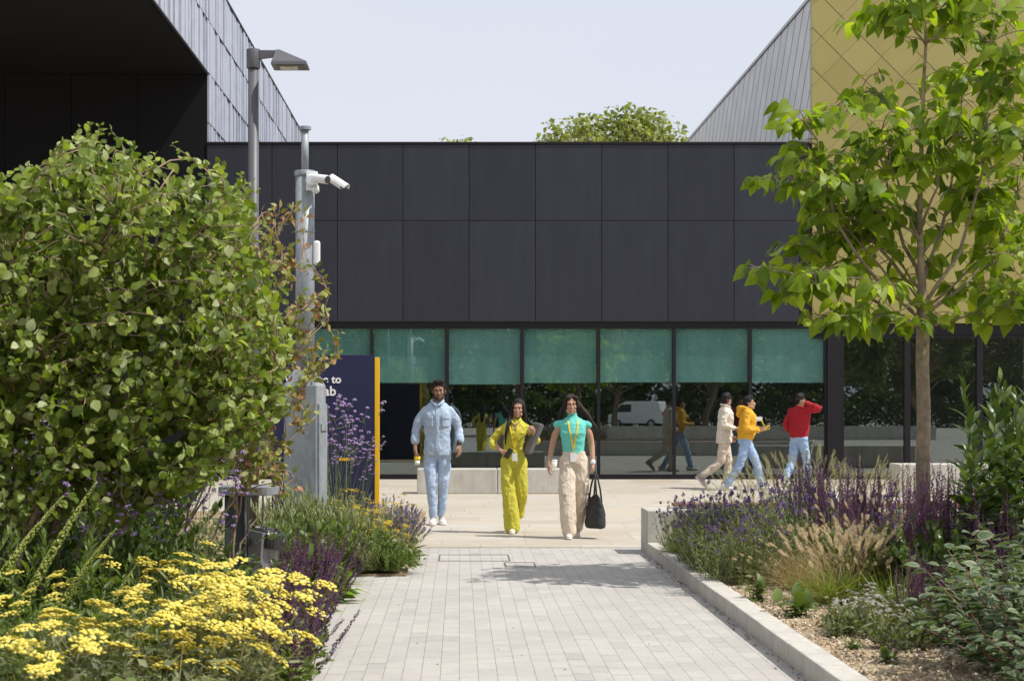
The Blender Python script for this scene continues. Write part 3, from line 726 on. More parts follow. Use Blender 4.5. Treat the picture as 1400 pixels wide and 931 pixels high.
def sub(tip0, D, L, bend, s):
    hor = D.copy(); hor[:, 2] = 0; hor /= np.linalg.norm(hor, axis=1)[:, None] + 1e-6
    return tip0 + D * (L * s)[:, None] + hor * (.6 * L * bend * s * s)[:, None] - np.array([[0, 0, .55]]) * (L * bend * s * s)[:, None]
def disc(rs, N, r):
    a = rs.uniform(0, 2 * PI, N); q = r * np.sqrt(rs.uniform(0, 1, N)); return np.stack([q * np.cos(a), q * np.sin(a), np.zeros(N)], 1)
def scatter_leaves(mb, tpl, P, D, rs, smin, smax, up=.6):
    N = len(P); nrm = rs.normal(0, .6, (N, 3)); nrm[:, 2] += up
    mb.inst(tpl, P, frames(D, nrm), rs.uniform(smin, smax, N))

KINDS = {}
def kind(name):
    def deco(fn): KINDS[name] = fn; return fn
    return deco
CACHE = {}
def place(k, var, X, d, label, name, cat, group=None, s=1.0, rz=0.0, z=None):
    key = (k, var)
    if key not in CACHE:
        rs = np.random.RandomState(sum(map(ord, k)) * 31 + var * 977 + 7)
        CACHE[key] = [(pn, mb.mesh(pn, sm), mt) for pn, mb, mt, sm in KINDS[k](rs)]
        if k == 'dogwood':
            me = CACHE[key][1][1]; e_ = np.array([0.] * 6 + [1.] * 12); a_ = me.attributes.new('edge', 'FLOAT', 'POINT'); a_.data.foreach_set('value', np.tile(e_, len(me.vertices) // 18))
    if z is None: z = .035 if X < 0 and d < 14.5 else .05 if X < 0 else .085
    t = thing(name, label, cat, (X, d, z - .005), rz, group, s)
    for pn, me, mt in CACHE[key]: link(pn, me, mt, t)
    return t

def join(ms):
    o = MB()
    for m_ in ms:
        for v_ in m_.V: o.V.append(v_)
        o.F.extend([tuple(i + o.n for i in f) for f in m_.F]); o.n += m_.n
    return o
def yarrow_like(rs, nst, hgt, spread, hd, headmat, leafm, lean=(.0, 0), nl=420, sub_n=14, elo=58, merge=False, lmin=.72):
    st, fo, fl = MB(), MB(), MB()
    P = disc(rs, nst, spread); D = rdir(rs, nst, elo, 88, lean); L = hgt * rs.uniform(lmin, 1.12, nst); bd_ = rs.uniform(0, .14, nst)
    tip, td = blades(st, P, D, L, bd_, np.full(nst, .0032), rs, 5)
    heads = []
    for i in range(nst):
        fl = MB(); heads.append(fl); c, dr_, sz = [], [], []
        R = hd * rs.uniform(.6, 1.25) / 2; up = td[i] * .5 + np.array([.05, -.30, .72]) + rs.normal(0, .1, 3); up /= np.linalg.norm(up)
        u = np.cross(up, [1, .3, 0]); u /= np.linalg.norm(u); v = np.cross(up, u)
        n_ = int(sub_n * 1.9 * rs.uniform(.7, 1.2))
        for k in range(n_):
            q = R * math.sqrt((k + .4) / n_) * rs.uniform(.85, 1.12); a = k * 2.4 + rs.uniform(-.3, .3)
            c.append(tip[i] + up * (.020 - .26 * q * q / R + rs.uniform(-.004, .005)) + (u * math.cos(a) + v * math.sin(a)) * q); dr_.append(up + rs.normal(0, .16, 3)); sz.append(R * rs.uniform(.30, .44))
        fl.inst(T_DOME, c, frames(dr_, rs.normal(0, 1, (len(c), 3))), np.array(sz))
    # feathery leaves along the stems
    idx = rs.randint(0, nst, nl); s_ = rs.uniform(.05, .86, nl)
    PP = sub(P[idx], D[idx], L[idx], bd_[idx], s_); DD = rdir(rs, nl, -5, 60)
    fo.inst(T_NARROW, PP, frames(DD, rs.normal(0, .5, (nl, 3)) + [0, 0, 1]), (1.15 - s_ * .6) * rs.uniform(.09, .17, nl))
    PP = disc(rs, nl, spread * 1.25) + np.stack([np.zeros(nl), np.zeros(nl), rs.uniform(0, hgt * .55, nl)], 1)
    fo.inst(T_SM, PP, frames(rdir(rs, nl, 5, 75), rs.normal(0, .6, (nl, 3)) + [0, 0, 1]), rs.uniform(.03, .075, nl))
    return [('stems', st, M['drystem'], False), ('foliage', fo, leafm, True)] + ([('flower_head', h_, headmat, True) for h_ in heads] if not merge else [('flower_heads', join(heads), headmat, True)])
@kind('yarrow')
def _(rs): return yarrow_like(rs, 20, .66, .27, .125, M['yarrow'], M['leaf_grey'], (.08, -.05))
@kind('yarrow_low')
def _(rs): return yarrow_like(rs, 24, .56, .22, .12, M['yarrow'], M['leaf_grey'], (.22, -.34), 420, 14, 52, lmin=.5)
@kind('yarrow_sparse')
def _(rs): return yarrow_like(rs, 9, .62, .28, .085, M['yarrow'], M['leaf_mid'], (.05, 0), 620)
@kind('goldbutton')
def _(rs): return yarrow_like(rs, 44, .50, .26, .062, M['gold_flower'], M['leaf_pale'], (.12, -.08), 620, 6, 45)
@kind('daisy')
def _(rs):
    r = yarrow_like(rs, 30, .26, .2, .035, M['whitefl'], M['leaf_mid'], (.1, 0), 260, 5, 40); return r

@kind('salvia')
def _(rs): return salvia_(rs, 34, .62, (.24, -.06), .2)
@kind('salvia_up')
def _(rs): return salvia_(rs, 54, .90, (.0, 0), .28, 74)
def salvia_(rs, nst, hgt, lean, spread, elo=56):
    st, fo, fl = MB(), MB(), MB()
    P = disc(rs, nst, spread); D = rdir(rs, nst, elo, 88, lean); L = hgt * rs.uniform(.7, 1.1, nst); bd_ = rs.uniform(-.1, .12, nst)
    blades(st, P, D, L, bd_, np.full(nst, .0035), rs, 6)
    per = 64
    idx = np.repeat(np.arange(nst), per); s_ = np.tile(np.linspace(.45, 1.0, per), nst) + rs.uniform(-.004, .004, nst * per)
    C_ = sub(P[idx], D[idx], L[idx], bd_[idx], s_)
    out_ = np.cross(D[idx], rs.normal(0, 1, (len(idx), 3))); out_ /= np.linalg.norm(out_, axis=1)[:, None]
    dirs = out_ + D[idx] * .75
    fl.inst(T_FL, C_ + out_ * (.004 + .006 * (1.05 - s_))[:, None], frames(dirs, rs.normal(0, 1, (len(idx), 3))), np.stack([.011 + 0 * s_, .024 * (1.35 - s_ * .75) * rs.uniform(.7, 1.4, len(idx)), .009 + 0 * s_], 1))
    nl = nst * 9; idx = rs.randint(0, nst, nl); s_ = rs.uniform(.03, .45, nl)
    fo.inst(T_OV, sub(P[idx], D[idx], L[idx], bd_[idx], s_), frames(rdir(rs, nl, -5, 50), rs.normal(0, .5, (nl, 3)) + [0, 0, 1]), rs.uniform(.05, .10, nl))
    return [('stems', st, M['redstem'], False), ('foliage', fo, M['leaf_mid'], True), ('flower_spikes', fl, M['salvia'], True)]

@kind('verbena')
def _(rs):
    st, fl = MB(), MB(); nst = 24
    P = disc(rs, nst, .16); D = rdir(rs, nst, 70, 88, (.03, 0)); L = rs.uniform(1.0, 1.5, nst); bd_ = rs.uniform(0, .1, nst)
    tip, td = blades(st, P, D, L, bd_, np.full(nst, .0045), rs, 6)
    c, dd, ss = [], [], []
    for i in range(nst):
        for k in range(rs.randint(2, 6)):
            dv = td[i] * .8 + rs.normal(0, .42, 3); dv /= np.linalg.norm(dv); q = tip[i] + dv * rs.uniform(.04, .17)
            st.tube([tip[i], q], .0025, 3, False)
            for m_ in range(14):
                e = rs.normal(0, 1, 3); e /= np.linalg.norm(e); e[2] = abs(e[2]) * .8; c.append(q + e * .017); dd.append(e); ss.append(rs.uniform(.014, .024))
    fl.inst(T_FL, c, frames(dd, rs.normal(0, 1, (len(c), 3))), np.array(ss))
    return [('stems', st, M['stem'], False), ('flower_heads', fl, M['verbena'], True)]

@kind('wallflower')
def _(rs): return wall_(rs, 200, .64, .34, 'mauve')
@kind('wallflower_tall')
def _(rs): return wall_(rs, 150, .80, .30, 'mauve')
@kind('lavender')
def _(rs): return wall_(rs, 80, .42, .20, 'lavender', 34, .17)
def wall_(rs, nst, hgt, spread, fm, elo=44, lean=.0):
    st, fo, fl = MB(), MB(), MB()
    P = disc(rs, nst, spread); D = rdir(rs, nst, elo, 88, (lean, -.06)); L = hgt * rs.uniform(.72, 1.12, nst); bd_ = rs.uniform(-.28, -.05, nst)
    tip, td = blades(st, P, D, L, bd_, np.full(nst, .003), rs, 6)
    c, dd, ss = [], [], []
    for i in range(nst):
        if fm == 'lavender':
            for k in range(26):
                s_ = rs.uniform(0, .09); e = rs.normal(0, 1, 3); c.append(tip[i] - td[i] * s_ + e * .004); dd.append(e * .6 + td[i]); ss.append(rs.uniform(.012, .018))
        else:
            if rs.uniform() < .55: continue
            for k in range(rs.randint(10, 22)):
                e = rs.normal(0, 1, 3); e /= np.linalg.norm(e); c.append(tip[i] + e * .017 * rs.uniform(.3, 1) - td[i] * rs.uniform(0, .03)); dd.append(e + td[i]); ss.append(rs.uniform(.011, .019))
    fl.inst(T_FL, c, frames(dd, rs.normal(0, 1, (len(c), 3))), np.array(ss))
    nl = nst * 15; idx = rs.randint(0, nst, nl); s_ = rs.uniform(.15, .93, nl)
    base = D[idx] + rs.normal(0, .42, (nl, 3))
    fo.inst(T_NARROW, sub(P[idx], D[idx], L[idx], bd_[idx], s_), frames(base, rs.normal(0, .5, (nl, 3)) + [0, 0, .6]), rs.uniform(.045, .085, nl) * (1.2 - .4 * s_))
    return [('stems', st, M['stem'], False), ('foliage', fo, M['leaf_pale' if fm == 'mauve' else 'leaf_grey'], True), ('flower_heads', fl, M[fm], True)]

def grass_(rs, N, hgt, spread, mat, elo=50, bend=(.2, .7), w=.0035, plumes=0, pl=.09, lean=(0, 0), pm='plume', plw=.012, phgt=None):
    g, p = MB(), MB()
    P = disc(rs, N, spread); D = rdir(rs, N, elo, 89, lean); L = hgt * rs.uniform(.55, 1.1, N)
    blades(g, P, D, L, rs.uniform(bend[0], bend[1], N), w * rs.uniform(.6, 1.2, N), rs, 6)
    out_ = [('blades', g, mat, True)]
    if plumes:
        st = MB(); P = disc(rs, plumes, spread * .8); D = rdir(rs, plumes, elo + 8, 86, lean); L = (phgt or hgt) * rs.uniform(.9, 1.25, plumes); bd_ = rs.uniform(.05, .3, plumes)
        tip, td = blades(st, P, D, L, bd_, np.full(plumes, .0018), rs, 5)
        per = 90; idx = np.repeat(np.arange(plumes), per); s_ = np.tile(np.linspace(0, 1, per), plumes)
        e = np.cross(td[idx], rs.normal(0, 1, (len(idx), 3))); e /= np.linalg.norm(e, axis=1)[:, None]
        prof = np.sin(PI * np.clip(s_ * .92 + .05, 0, 1)) ** .6
        lenp = pl * rs.uniform(.75, 1.25, plumes)[idx]
        p.inst(T_NARROW, tip[idx] + td[idx] * (s_ * lenp)[:, None], frames(e * .75 + td[idx] * .8, rs.normal(0, 1, (len(idx), 3))), plw * 2.0 * prof + .006)
        out_ += [('stalks', st, M['drygrass'], False), ('plumes', p, M[pm], True)]
    return out_
@kind('fountain')
def _(rs): return grass_(rs, 520, .42, .13, M['grass'], 42, (.25, .9), .0026, 60, .095, (0, -.05), phgt=.44, plw=.009)
@kind('greengrass')
def _(rs): return grass_(rs, 700, .40, .15, M['grass'], 35, (.3, 1.0), .0024)
@kind('straw')
def _(rs): return grass_(rs, 620, .62, .22, M['drygrass'], 22, (.0, .8), .0024, 26, .05, (-.05, -.1), plw=.007)
@kind('strawlow')
def _(rs): return grass_(rs, 420, .42, .2, M['drygrass'], 18, (.1, .8), .0026)
@kind('feather')
def _(rs): return grass_(rs, 420, .66, .22, M['grass'], 45, (.1, .6), .0022, 90, .16, (.0, 0), 'feathery', .008, .82)
@kind('upright_grass')
def _(rs): return grass_(rs, 60, .55, .08, M['grass'], 62, (.0, .25), .006)

def leafy_stems(rs, nst, hgt, spread, tpl, lmin, lmax, per, mat, stem=None, elo=72, lean=(0, 0), taper=True, up=(10, 55), sw=.006):
    st, fo = MB(), MB()
    P = disc(rs, nst, spread); D = rdir(rs, nst, elo, 88, lean); L = hgt * rs.uniform(.72, 1.1, nst); bd_ = rs.uniform(-.05, .08, nst)
    for i in range(nst):
        s = np.linspace(0, 1, 5); q = np.array([sub(P[i:i + 1], D[i:i + 1], L[i:i + 1], bd_[i:i + 1], v)[0] for v in s])
        st.tube(q, sw * (1.1 - .7 * s), 5, False)
        sl_ = np.linspace(.12, 1, per); az = np.arange(per) * 2.4 + rs.uniform(0, 6)
        el = np.radians(np.interp(sl_, [0, .75, 1], [up[0], up[1], 82]) + rs.uniform(-14, 14, per))
        dd = np.stack([np.cos(az) * np.cos(el), np.sin(az) * np.cos(el), np.sin(el)], 1)
        pp = np.array([sub(P[i:i + 1], D[i:i + 1], L[i:i + 1], bd_[i:i + 1], v)[0] for v in sl_])
        sz = rs.uniform(lmin, lmax, per) * (np.interp(sl_, [0, .3, .75, 1], [.9, 1, .75, .38]) if taper else 1)
        fo.inst(tpl, pp, frames(dd, rs.normal(0, .25, (per, 3)) + [0, 0, 1]), sz)
    return [('stems', st, stem or M['stem'], True), ('foliage', fo, mat, True)]
@kind('tall_leafy')
def _(rs): return leafy_stems(rs, 9, 1.5, .26, T_LANCE2, .18, .29, 46, M['leaf_dark'], elo=76)
@kind('lance_plant')
def _(rs): return leafy_stems(rs, 3, .5, .07, T_LANCE, .14, .22, 14, M['leaf_mid'], elo=70)
@kind('willowy')
def _(rs): return leafy_stems(rs, 9, .95, .2, T_LANCE, .10, .17, 34, M['leaf_mid'], elo=62, lean=(.22, 0))
@kind('broadleaf')
def _(rs): return leafy_stems(rs, 9, .12, .10, T_BROAD, .16, .30, 5, M['leaf_lime'], elo=40, taper=False, up=(5, 35))
@kind('broadgreen')
def _(rs): return leafy_stems(rs, 8, .13, .08, T_BROAD, .07, .13, 5, M['leaf_mid'], elo=40, taper=False, up=(5, 45))
@kind('fine_mound')
def _(rs): return leafy_stems(rs, 120, .34, .25, T_SM, .03, .055, 20, M['leaf_mid'], elo=45, taper=False, sw=.0025)
@kind('grey_mound')
def _(rs): return leafy_stems(rs, 110, .46, .26, T_NARROW, .05, .09, 24, M['leaf_pale'], elo=42, taper=False, sw=.0025)
@kind('undershrub')
def _(rs): return leafy_stems(rs, 70, .62, .34, T_OV, .04, .075, 30, M['leaf_dark'], elo=48, taper=False, sw=.003)
@kind('low_tuft')
def _(rs): return leafy_stems(rs, 40, .12, .12, T_SM, .025, .05, 9, M['leaf_grey'], elo=30, taper=False, sw=.002)
@kind('thrift')
def _(rs):
    r = yarrow_like(rs, 46, .20, .17, .030, M['whitefl'], M['leaf_grey'], (0, 0), 200, 9, 50); return r
@kind('seedspike')
def _(rs):
    st, fl = MB(), MB()
    L = 1.12; P = np.zeros((1, 3)); D = np.array([[.42, -.05, .9]]); D /= np.linalg.norm(D); bd_ = np.array([rs.uniform(.05, .22)])
    s = np.linspace(0, 1, 9); q = np.array([sub(P, D, np.array([L]), bd_, v)[0] for v in s]); st.tube(q, .006 * (1.1 - .6 * s), 5, False)
    n = 420; s_ = np.linspace(.38, 1, n); C_ = np.array([sub(P, D, np.array([L]), bd_, v)[0] for v in s_])
    e = np.cross(np.repeat(D, n, 0), rs.normal(0, 1, (n, 3))); e /= np.linalg.norm(e, axis=1)[:, None]
    w = np.interp(s_, [.38, .7, 1], [.018, .016, .004])
    fl.inst(T_FL, C_ + e * w[:, None] * .8, frames(e + D * .6, rs.normal(0, 1, (n, 3))), w * .8 + .004)
    return [('stem', st, M['stem'], True), ('seed_spike', fl, M['seedgreen'], True)]
@kind('dogwood')
def _(rs):
    st, fo = MB(), MB()
    P_, D_, S_ = [], [], []
    for i in range(26):
        az = rs.uniform(0, 2 * PI); el = math.radians(rs.uniform(30, 85)); L = rs.uniform(.5, .85)
        d = np.array([math.cos(az) * math.cos(el), math.sin(az) * math.cos(el), math.sin(el)]); p = np.array([.12 * math.cos(az), .12 * math.sin(az), 0])
        s = np.linspace(0, 1, 6); q = p + np.outer(s * L, d) + np.outer(s ** 2 * L * .12, [0, 0, -1]); st.tube(q, .007 * (1.15 - .8 * s), 5, False)
        for k in range(13):
            v = .22 + .78 * k / 12; c = p + d * v * L - np.array([0, 0, 1]) * v * v * L * .12
            for sg in (0, 1):
                a = rs.uniform(0, 2 * PI); ee = np.array([math.cos(a), math.sin(a), rs.uniform(-.25, .5)]) + d * .35; P_.append(c + ee * .015); D_.append(ee); S_.append(rs.uniform(.075, .125) * (1 if v < .85 else .7))
    D_ = np.array(D_); nr = rs.normal(0, .3, (len(P_), 3)) + [0, 0, 1]
    fo.inst(T_DOG, P_, frames(D_, nr), np.array(S_))
    return [('stems', st, M['redstem'], True), ('foliage', fo, M['varieg'], True)]
T_DOG = leaf_tpl(.30, 5, .12, .35, 'ovate', .015)

# ------------------------------------------------------------------ scattered ground layer (nobody could count it)
def ground_cover(name, region, N, tpl, smin, smax, mat, hmax, seed, z0=.04, clump=.9):
    rs = np.random.RandomState(seed); mb = MB()
    x0, x1, y0, y1 = region; P = np.stack([rs.uniform(x0, x1, N * 3), rs.uniform(y0, y1, N * 3), np.zeros(N * 3)], 1)
    keep = np.array([mnoise.noise(Vector((p[0] * 1.7, p[1] * 1.7, seed))) for p in P]) > rs.uniform(-clump, .4, N * 3)
    P = P[keep][:N]; N = len(P)
    hh = np.array([.55 + .9 * mnoise.noise(Vector((p[0] * 1.1, p[1] * 1.1, seed + 9))) for p in P])
    P[:, 2] = z0 + rs.uniform(0, 1, N) ** 1.3 * hmax * np.clip(hh, .15, 1)
    scatter_leaves(mb, tpl, P, rdir(rs, N, -10, 80), rs, smin, smax)
    return stuff(mb.obj(name, mat, None, True))
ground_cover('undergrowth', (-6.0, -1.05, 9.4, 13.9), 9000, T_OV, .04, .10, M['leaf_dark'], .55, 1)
ground_cover('undergrowth', (-3.0, -1.02, 6.0, 9.6), 6500, T_SM, .03, .08, M['leaf_mid'], .34, 2)
ground_cover('undergrowth', (-6.0, -.60, 15.0, 20), 7000, T_SM, .03, .08, M['leaf_grey'], .34, 3)
ground_cover('undergrowth', (3.1, 7.2, 9.6, 16.9), 9000, T_OV, .03, .08, M['leaf_mid'], .34, 4, .09)
ground_cover('undergrowth', (2.1, 4.6, 12.6, 16.9), 4500, T_SM, .03, .07, M['leaf_grey'], .28, 5, .09)
rs = np.random.RandomState(8); mb = MB(); N = 5200
oc = (np.array([(1, 0, 0), (-1, 0, 0), (0, 1, 0), (0, -1, 0), (0, 0, 1), (0, 0, -1.)]), [(0, 2, 4), (2, 1, 4), (1, 3, 4), (3, 0, 4), (2, 0, 5), (1, 2, 5), (3, 1, 5), (0, 3, 5)])
P = np.stack([rs.uniform(2.03, 3.6, N), rs.uniform(8.4, 13.2, N), rs.uniform(.086, .094, N)], 1)
mb.inst(oc, P, frames(rs.normal(0, 1, (N, 3)), rs.normal(0, 1, (N, 3))), np.abs(rs.normal(0, 1, (N, 3))) * .006 + .006)
gm, nt_, out_n = new_mat('bark and gravel chips'); b = NB(nt_)
c_ = b.ramp(b.n('ShaderNodeNewGeometry').outputs['Random Per Island'], [(0, (.26, .19, .12)), (.4, (.45, .36, .24)), (.8, (.60, .51, .38)), (1, (.66, .6, .5))])
b.l(b.bsdf(c_, .9, 0, .2).outputs[0], out_n.inputs[0]); stuff(mb.obj('gravel', gm))
mb = MB(); N = 240      # dead leaves and dust caught under the kerb
P = np.stack([KX - np.abs(rs.normal(0, .035, N)) - .005, rs.uniform(8.5, 16.8, N), np.full(N, .004)], 1)
mb.inst(T_SM, P, frames(rdir(rs, N, -5, 15), rs.normal(0, .3, (N, 3)) + [0, 0, 1]), rs.uniform(.012, .035, N))
stuff(mb.obj('dead_leaves', leafmat('dead leaf', [(0, (.10, .05, .035)), (.5, (.17, .09, .05)), (1, (.24, .17, .09))], .8, 0)))
mb = MB(); N = 120
P = np.stack([rs.uniform(PATH_L, KX, N), rs.uniform(8.5, 17.5, N), np.full(N, .001)], 1)
mb.inst(T_SM, P, frames(rdir(rs, N, -5, 15), rs.normal(0, .3, (N, 3)) + [0, 0, 1]), rs.uniform(.006, .02, N))
stuff(mb.obj('dead_leaves', bpy.data.materials['dead leaf']))
# ------------------------------------------------------------------ big shrub on the left, its crown reaching over the lamp and the bin
def inside(poly, x, y):
    c = False; n = len(poly)
    for i in range(n):
        x0, y0 = poly[i]; x1, y1 = poly[(i + 1) % n]
        if (y0 > y) != (y1 > y) and x < (x1 - x0) * (y - y0) / (y1 - y0) + x0: c = not c
    return c
def limb(a, bq, sag, n=7, wob=.02, rs=None):
    a, bq = np.array(a, float), np.array(bq, float); s = np.linspace(0, 1, n)[:, None]
    p = a + (bq - a) * s + np.array([0, 0, 1.]) * (sag * 4 * s * (1 - s)) * np.linalg.norm(bq - a)
    if rs is not None: p[1:-1] += rs.normal(0, wob, (n - 2, 3))
    return p
def shrub(name, label, cat, base, poly, dmid, dsp, nstem, ntwig, tpl, lmin, lmax, mat, stemmat, seed, per=(8, 13), tl=(.35, .8), droop=.25, stem_top=None, srad=.016, wisps=()):
    rs = np.random.RandomState(seed); t = thing(name, label, cat, base)
    B_ = np.array(base); xs_ = [p[0] for p in poly]; ys_ = [p[1] for p in poly]
    def rnd():
        while True:
            x, y = rs.uniform(min(xs_), max(xs_)), rs.uniform(min(ys_), max(ys_))
            if inside(poly, x, y): return x, y
    stems, nodes, nr = [], [], []
    for i in range(nstem):
        if stem_top: x, y = stem_top[i % len(stem_top)]
        else: x, y = rnd()
        d = dmid + rs.uniform(-dsp, dsp) * .7; tip = np.array(W(x, y, d))
        st_ = B_ + np.array([rs.uniform(-.45, .45), rs.uniform(-.3, .3), 0]); n = 12
        s = np.linspace(0, 1, n)[:, None]
        p = st_ + (tip - st_) * (s * np.array([[1, 1, 0]]) ** 1 + 0) * (s ** .55) + np.array([[0, 0, 1.]]) * (tip[2] - st_[2]) * (s ** .85)
        p[1:] += rs.normal(0, .018, (n - 1, 3)); stems.append(p)
        mb = MB(); mb.tube(p - B_, np.interp(s[:, 0], [0, 1], [srad * rs.uniform(.8, 1.2), .004]), 7, True); mb.obj('stem', stemmat, t, True)
        for k in range(2, n): nodes.append(p[k]); nr.append(k / n)
    nodes = np.array(nodes); tw, fo = MB(), MB(); PP, DD, SS = [], [], []
    for i in range(ntwig):
        x, y = rnd(); d = dmid + dsp * np.clip(rs.normal(0, .6), -1.1, 1.1); e = np.array(W(x, y, d))
        df = e - nodes; dist = np.linalg.norm(df, axis=1) + 1.6 * np.maximum(0, -df[:, 2] + .12) + .5 * np.maximum(0, -df[:, 0])
        a = nodes[np.argmin(dist + rs.uniform(0, .25, len(dist)))]
        L = np.linalg.norm(e - a); p = limb(a, e, .07 + rs.uniform(-.03, .06), 6, .012, rs)
        tw.tube(p - B_, np.linspace(.0062, .002, 6), 4, False)
        n = rs.randint(per[0], per[1]); ln = min(L, rs.uniform(*tl)); s0 = max(0, 1 - ln / max(L, .01))
        for k in range(n):
            s = s0 + (1 - s0) * (k + rs.uniform(0, .8)) / n; f_ = min(s * 5, 4.999); j = int(f_); q = p[j] + (p[j + 1] - p[j]) * (f_ - j)
            dv = (p[j + 1] - p[j]); dv /= np.linalg.norm(dv) + 1e-6
            o = dv * .55 + rs.normal(0, .65, 3); o[2] -= droop; o /= np.linalg.norm(o)
            PP.append(q + o * .02 - B_); DD.append(o); SS.append(rs.uniform(lmin, lmax))
    for x, y in wisps:                      # young shoots standing out of the crown
        e = np.array(W(x, y, dmid + rs.uniform(-.5, .5) * dsp)); dd_ = np.linalg.norm(e - nodes, axis=1) + 2 * np.maximum(0, nodes[:, 2] - e[2] + .25)
        a = nodes[np.argmin(dd_)]; p = limb(a, e, .05, 6, .01, rs); tw.tube(p - B_, np.linspace(.005, .0012, 6), 4, False)
        for k in range(16):
            s = .35 + .65 * k / 15; f_ = min(s * 5, 4.999); j = int(f_); q = p[j] + (p[j + 1] - p[j]) * (f_ - j); dv = p[j + 1] - p[j]; dv /= np.linalg.norm(dv)
            o = dv * .8 + rs.normal(0, .55, 3); o /= np.linalg.norm(o); PP.append(q + o * .01 - B_); DD.append(o); SS.append(rs.uniform(lmin, lmax) * (1.15 - .6 * s))
    nr_ = rs.normal(0, .6, (len(PP), 3)) + [.35, -.45, .55]
    fo.inst(tpl, PP, frames(DD, nr_), np.array(SS))
    tw.obj('twigs', stemmat, t, True); fo.obj('foliage', mat, t, True)
    return t
POLY = [(-90, 330), (-40, 262), (0, 268), (22, 250), (38, 242), (50, 262), (66, 250), (82, 218), (97, 203), (112, 188), (126, 176), (138, 198), (160, 190), (174, 216), (194, 232), (214, 226), (236, 208), (246, 240), (268, 242), (296, 232), (312, 246), (326, 252),
        (338, 272), (346, 292), (342, 318), (356, 345), (358, 372), (340, 392), (366, 408), (386, 420), (392, 455), (384, 500), (392, 535), (382, 570), (345, 600), (322, 640), (290, 662), (240, 682), (120, 684), (-90, 690)]
shrub('leafy_shrub', 'big many stemmed green shrub arching over the yellow yarrow', 'shrub', (-2.75, 10.3, .03), POLY, 10.3, .75, 16, 1750, T_BUSH, .040, .076, M['leaf_bush'], M['twig'], 21,
      stem_top=[(30, 262), (70, 240), (128, 195), (120, 250), (190, 240), (238, 226), (300, 250), (335, 290), (345, 370), (372, 430), (380, 500), (-20, 300), (370, 560), (250, 330), (160, 300), (60, 330)],
      wisps=[(10, 238), (42, 225), (70, 222), (88, 190), (108, 176), (124, 170), (150, 176), (176, 196), (212, 212), (234, 198), (262, 228), (300, 222), (328, 240), (352, 262), (362, 300), (368, 342), (390, 395), (404, 430), (400, 480), (410, 520), (398, 560), (30, 232), (136, 172), (282, 228), (200, 214), (120, 182), (346, 248)])
POLY2 = [(280, 270), (345, 285), (405, 282), (420, 292), (395, 300), (360, 318), (420, 352), (440, 368), (400, 378), (440, 395), (450, 408), (420, 415), (455, 436), (462, 452), (420, 455), (470, 484), (465, 500), (420, 500),
         (430, 520), (400, 530), (440, 566), (420, 575), (400, 560), (395, 620), (420, 668), (380, 660), (330, 660), (300, 560), (260, 420)]
shrub('reddening_shrub', 'thin shrub with small green and russet leaves in front of the camera mast', 'shrub', (-2.15, 13.6, .03), POLY2, 13.5, .5, 9, 310, T_OV, .042, .075, M['leaf_red'], M['twig'], 33, (8, 13), (.3, .6), .2,
      stem_top=[(395, 290), (415, 350), (440, 400), (450, 440), (460, 490), (430, 570), (330, 330), (400, 660), (370, 480)], srad=.010)

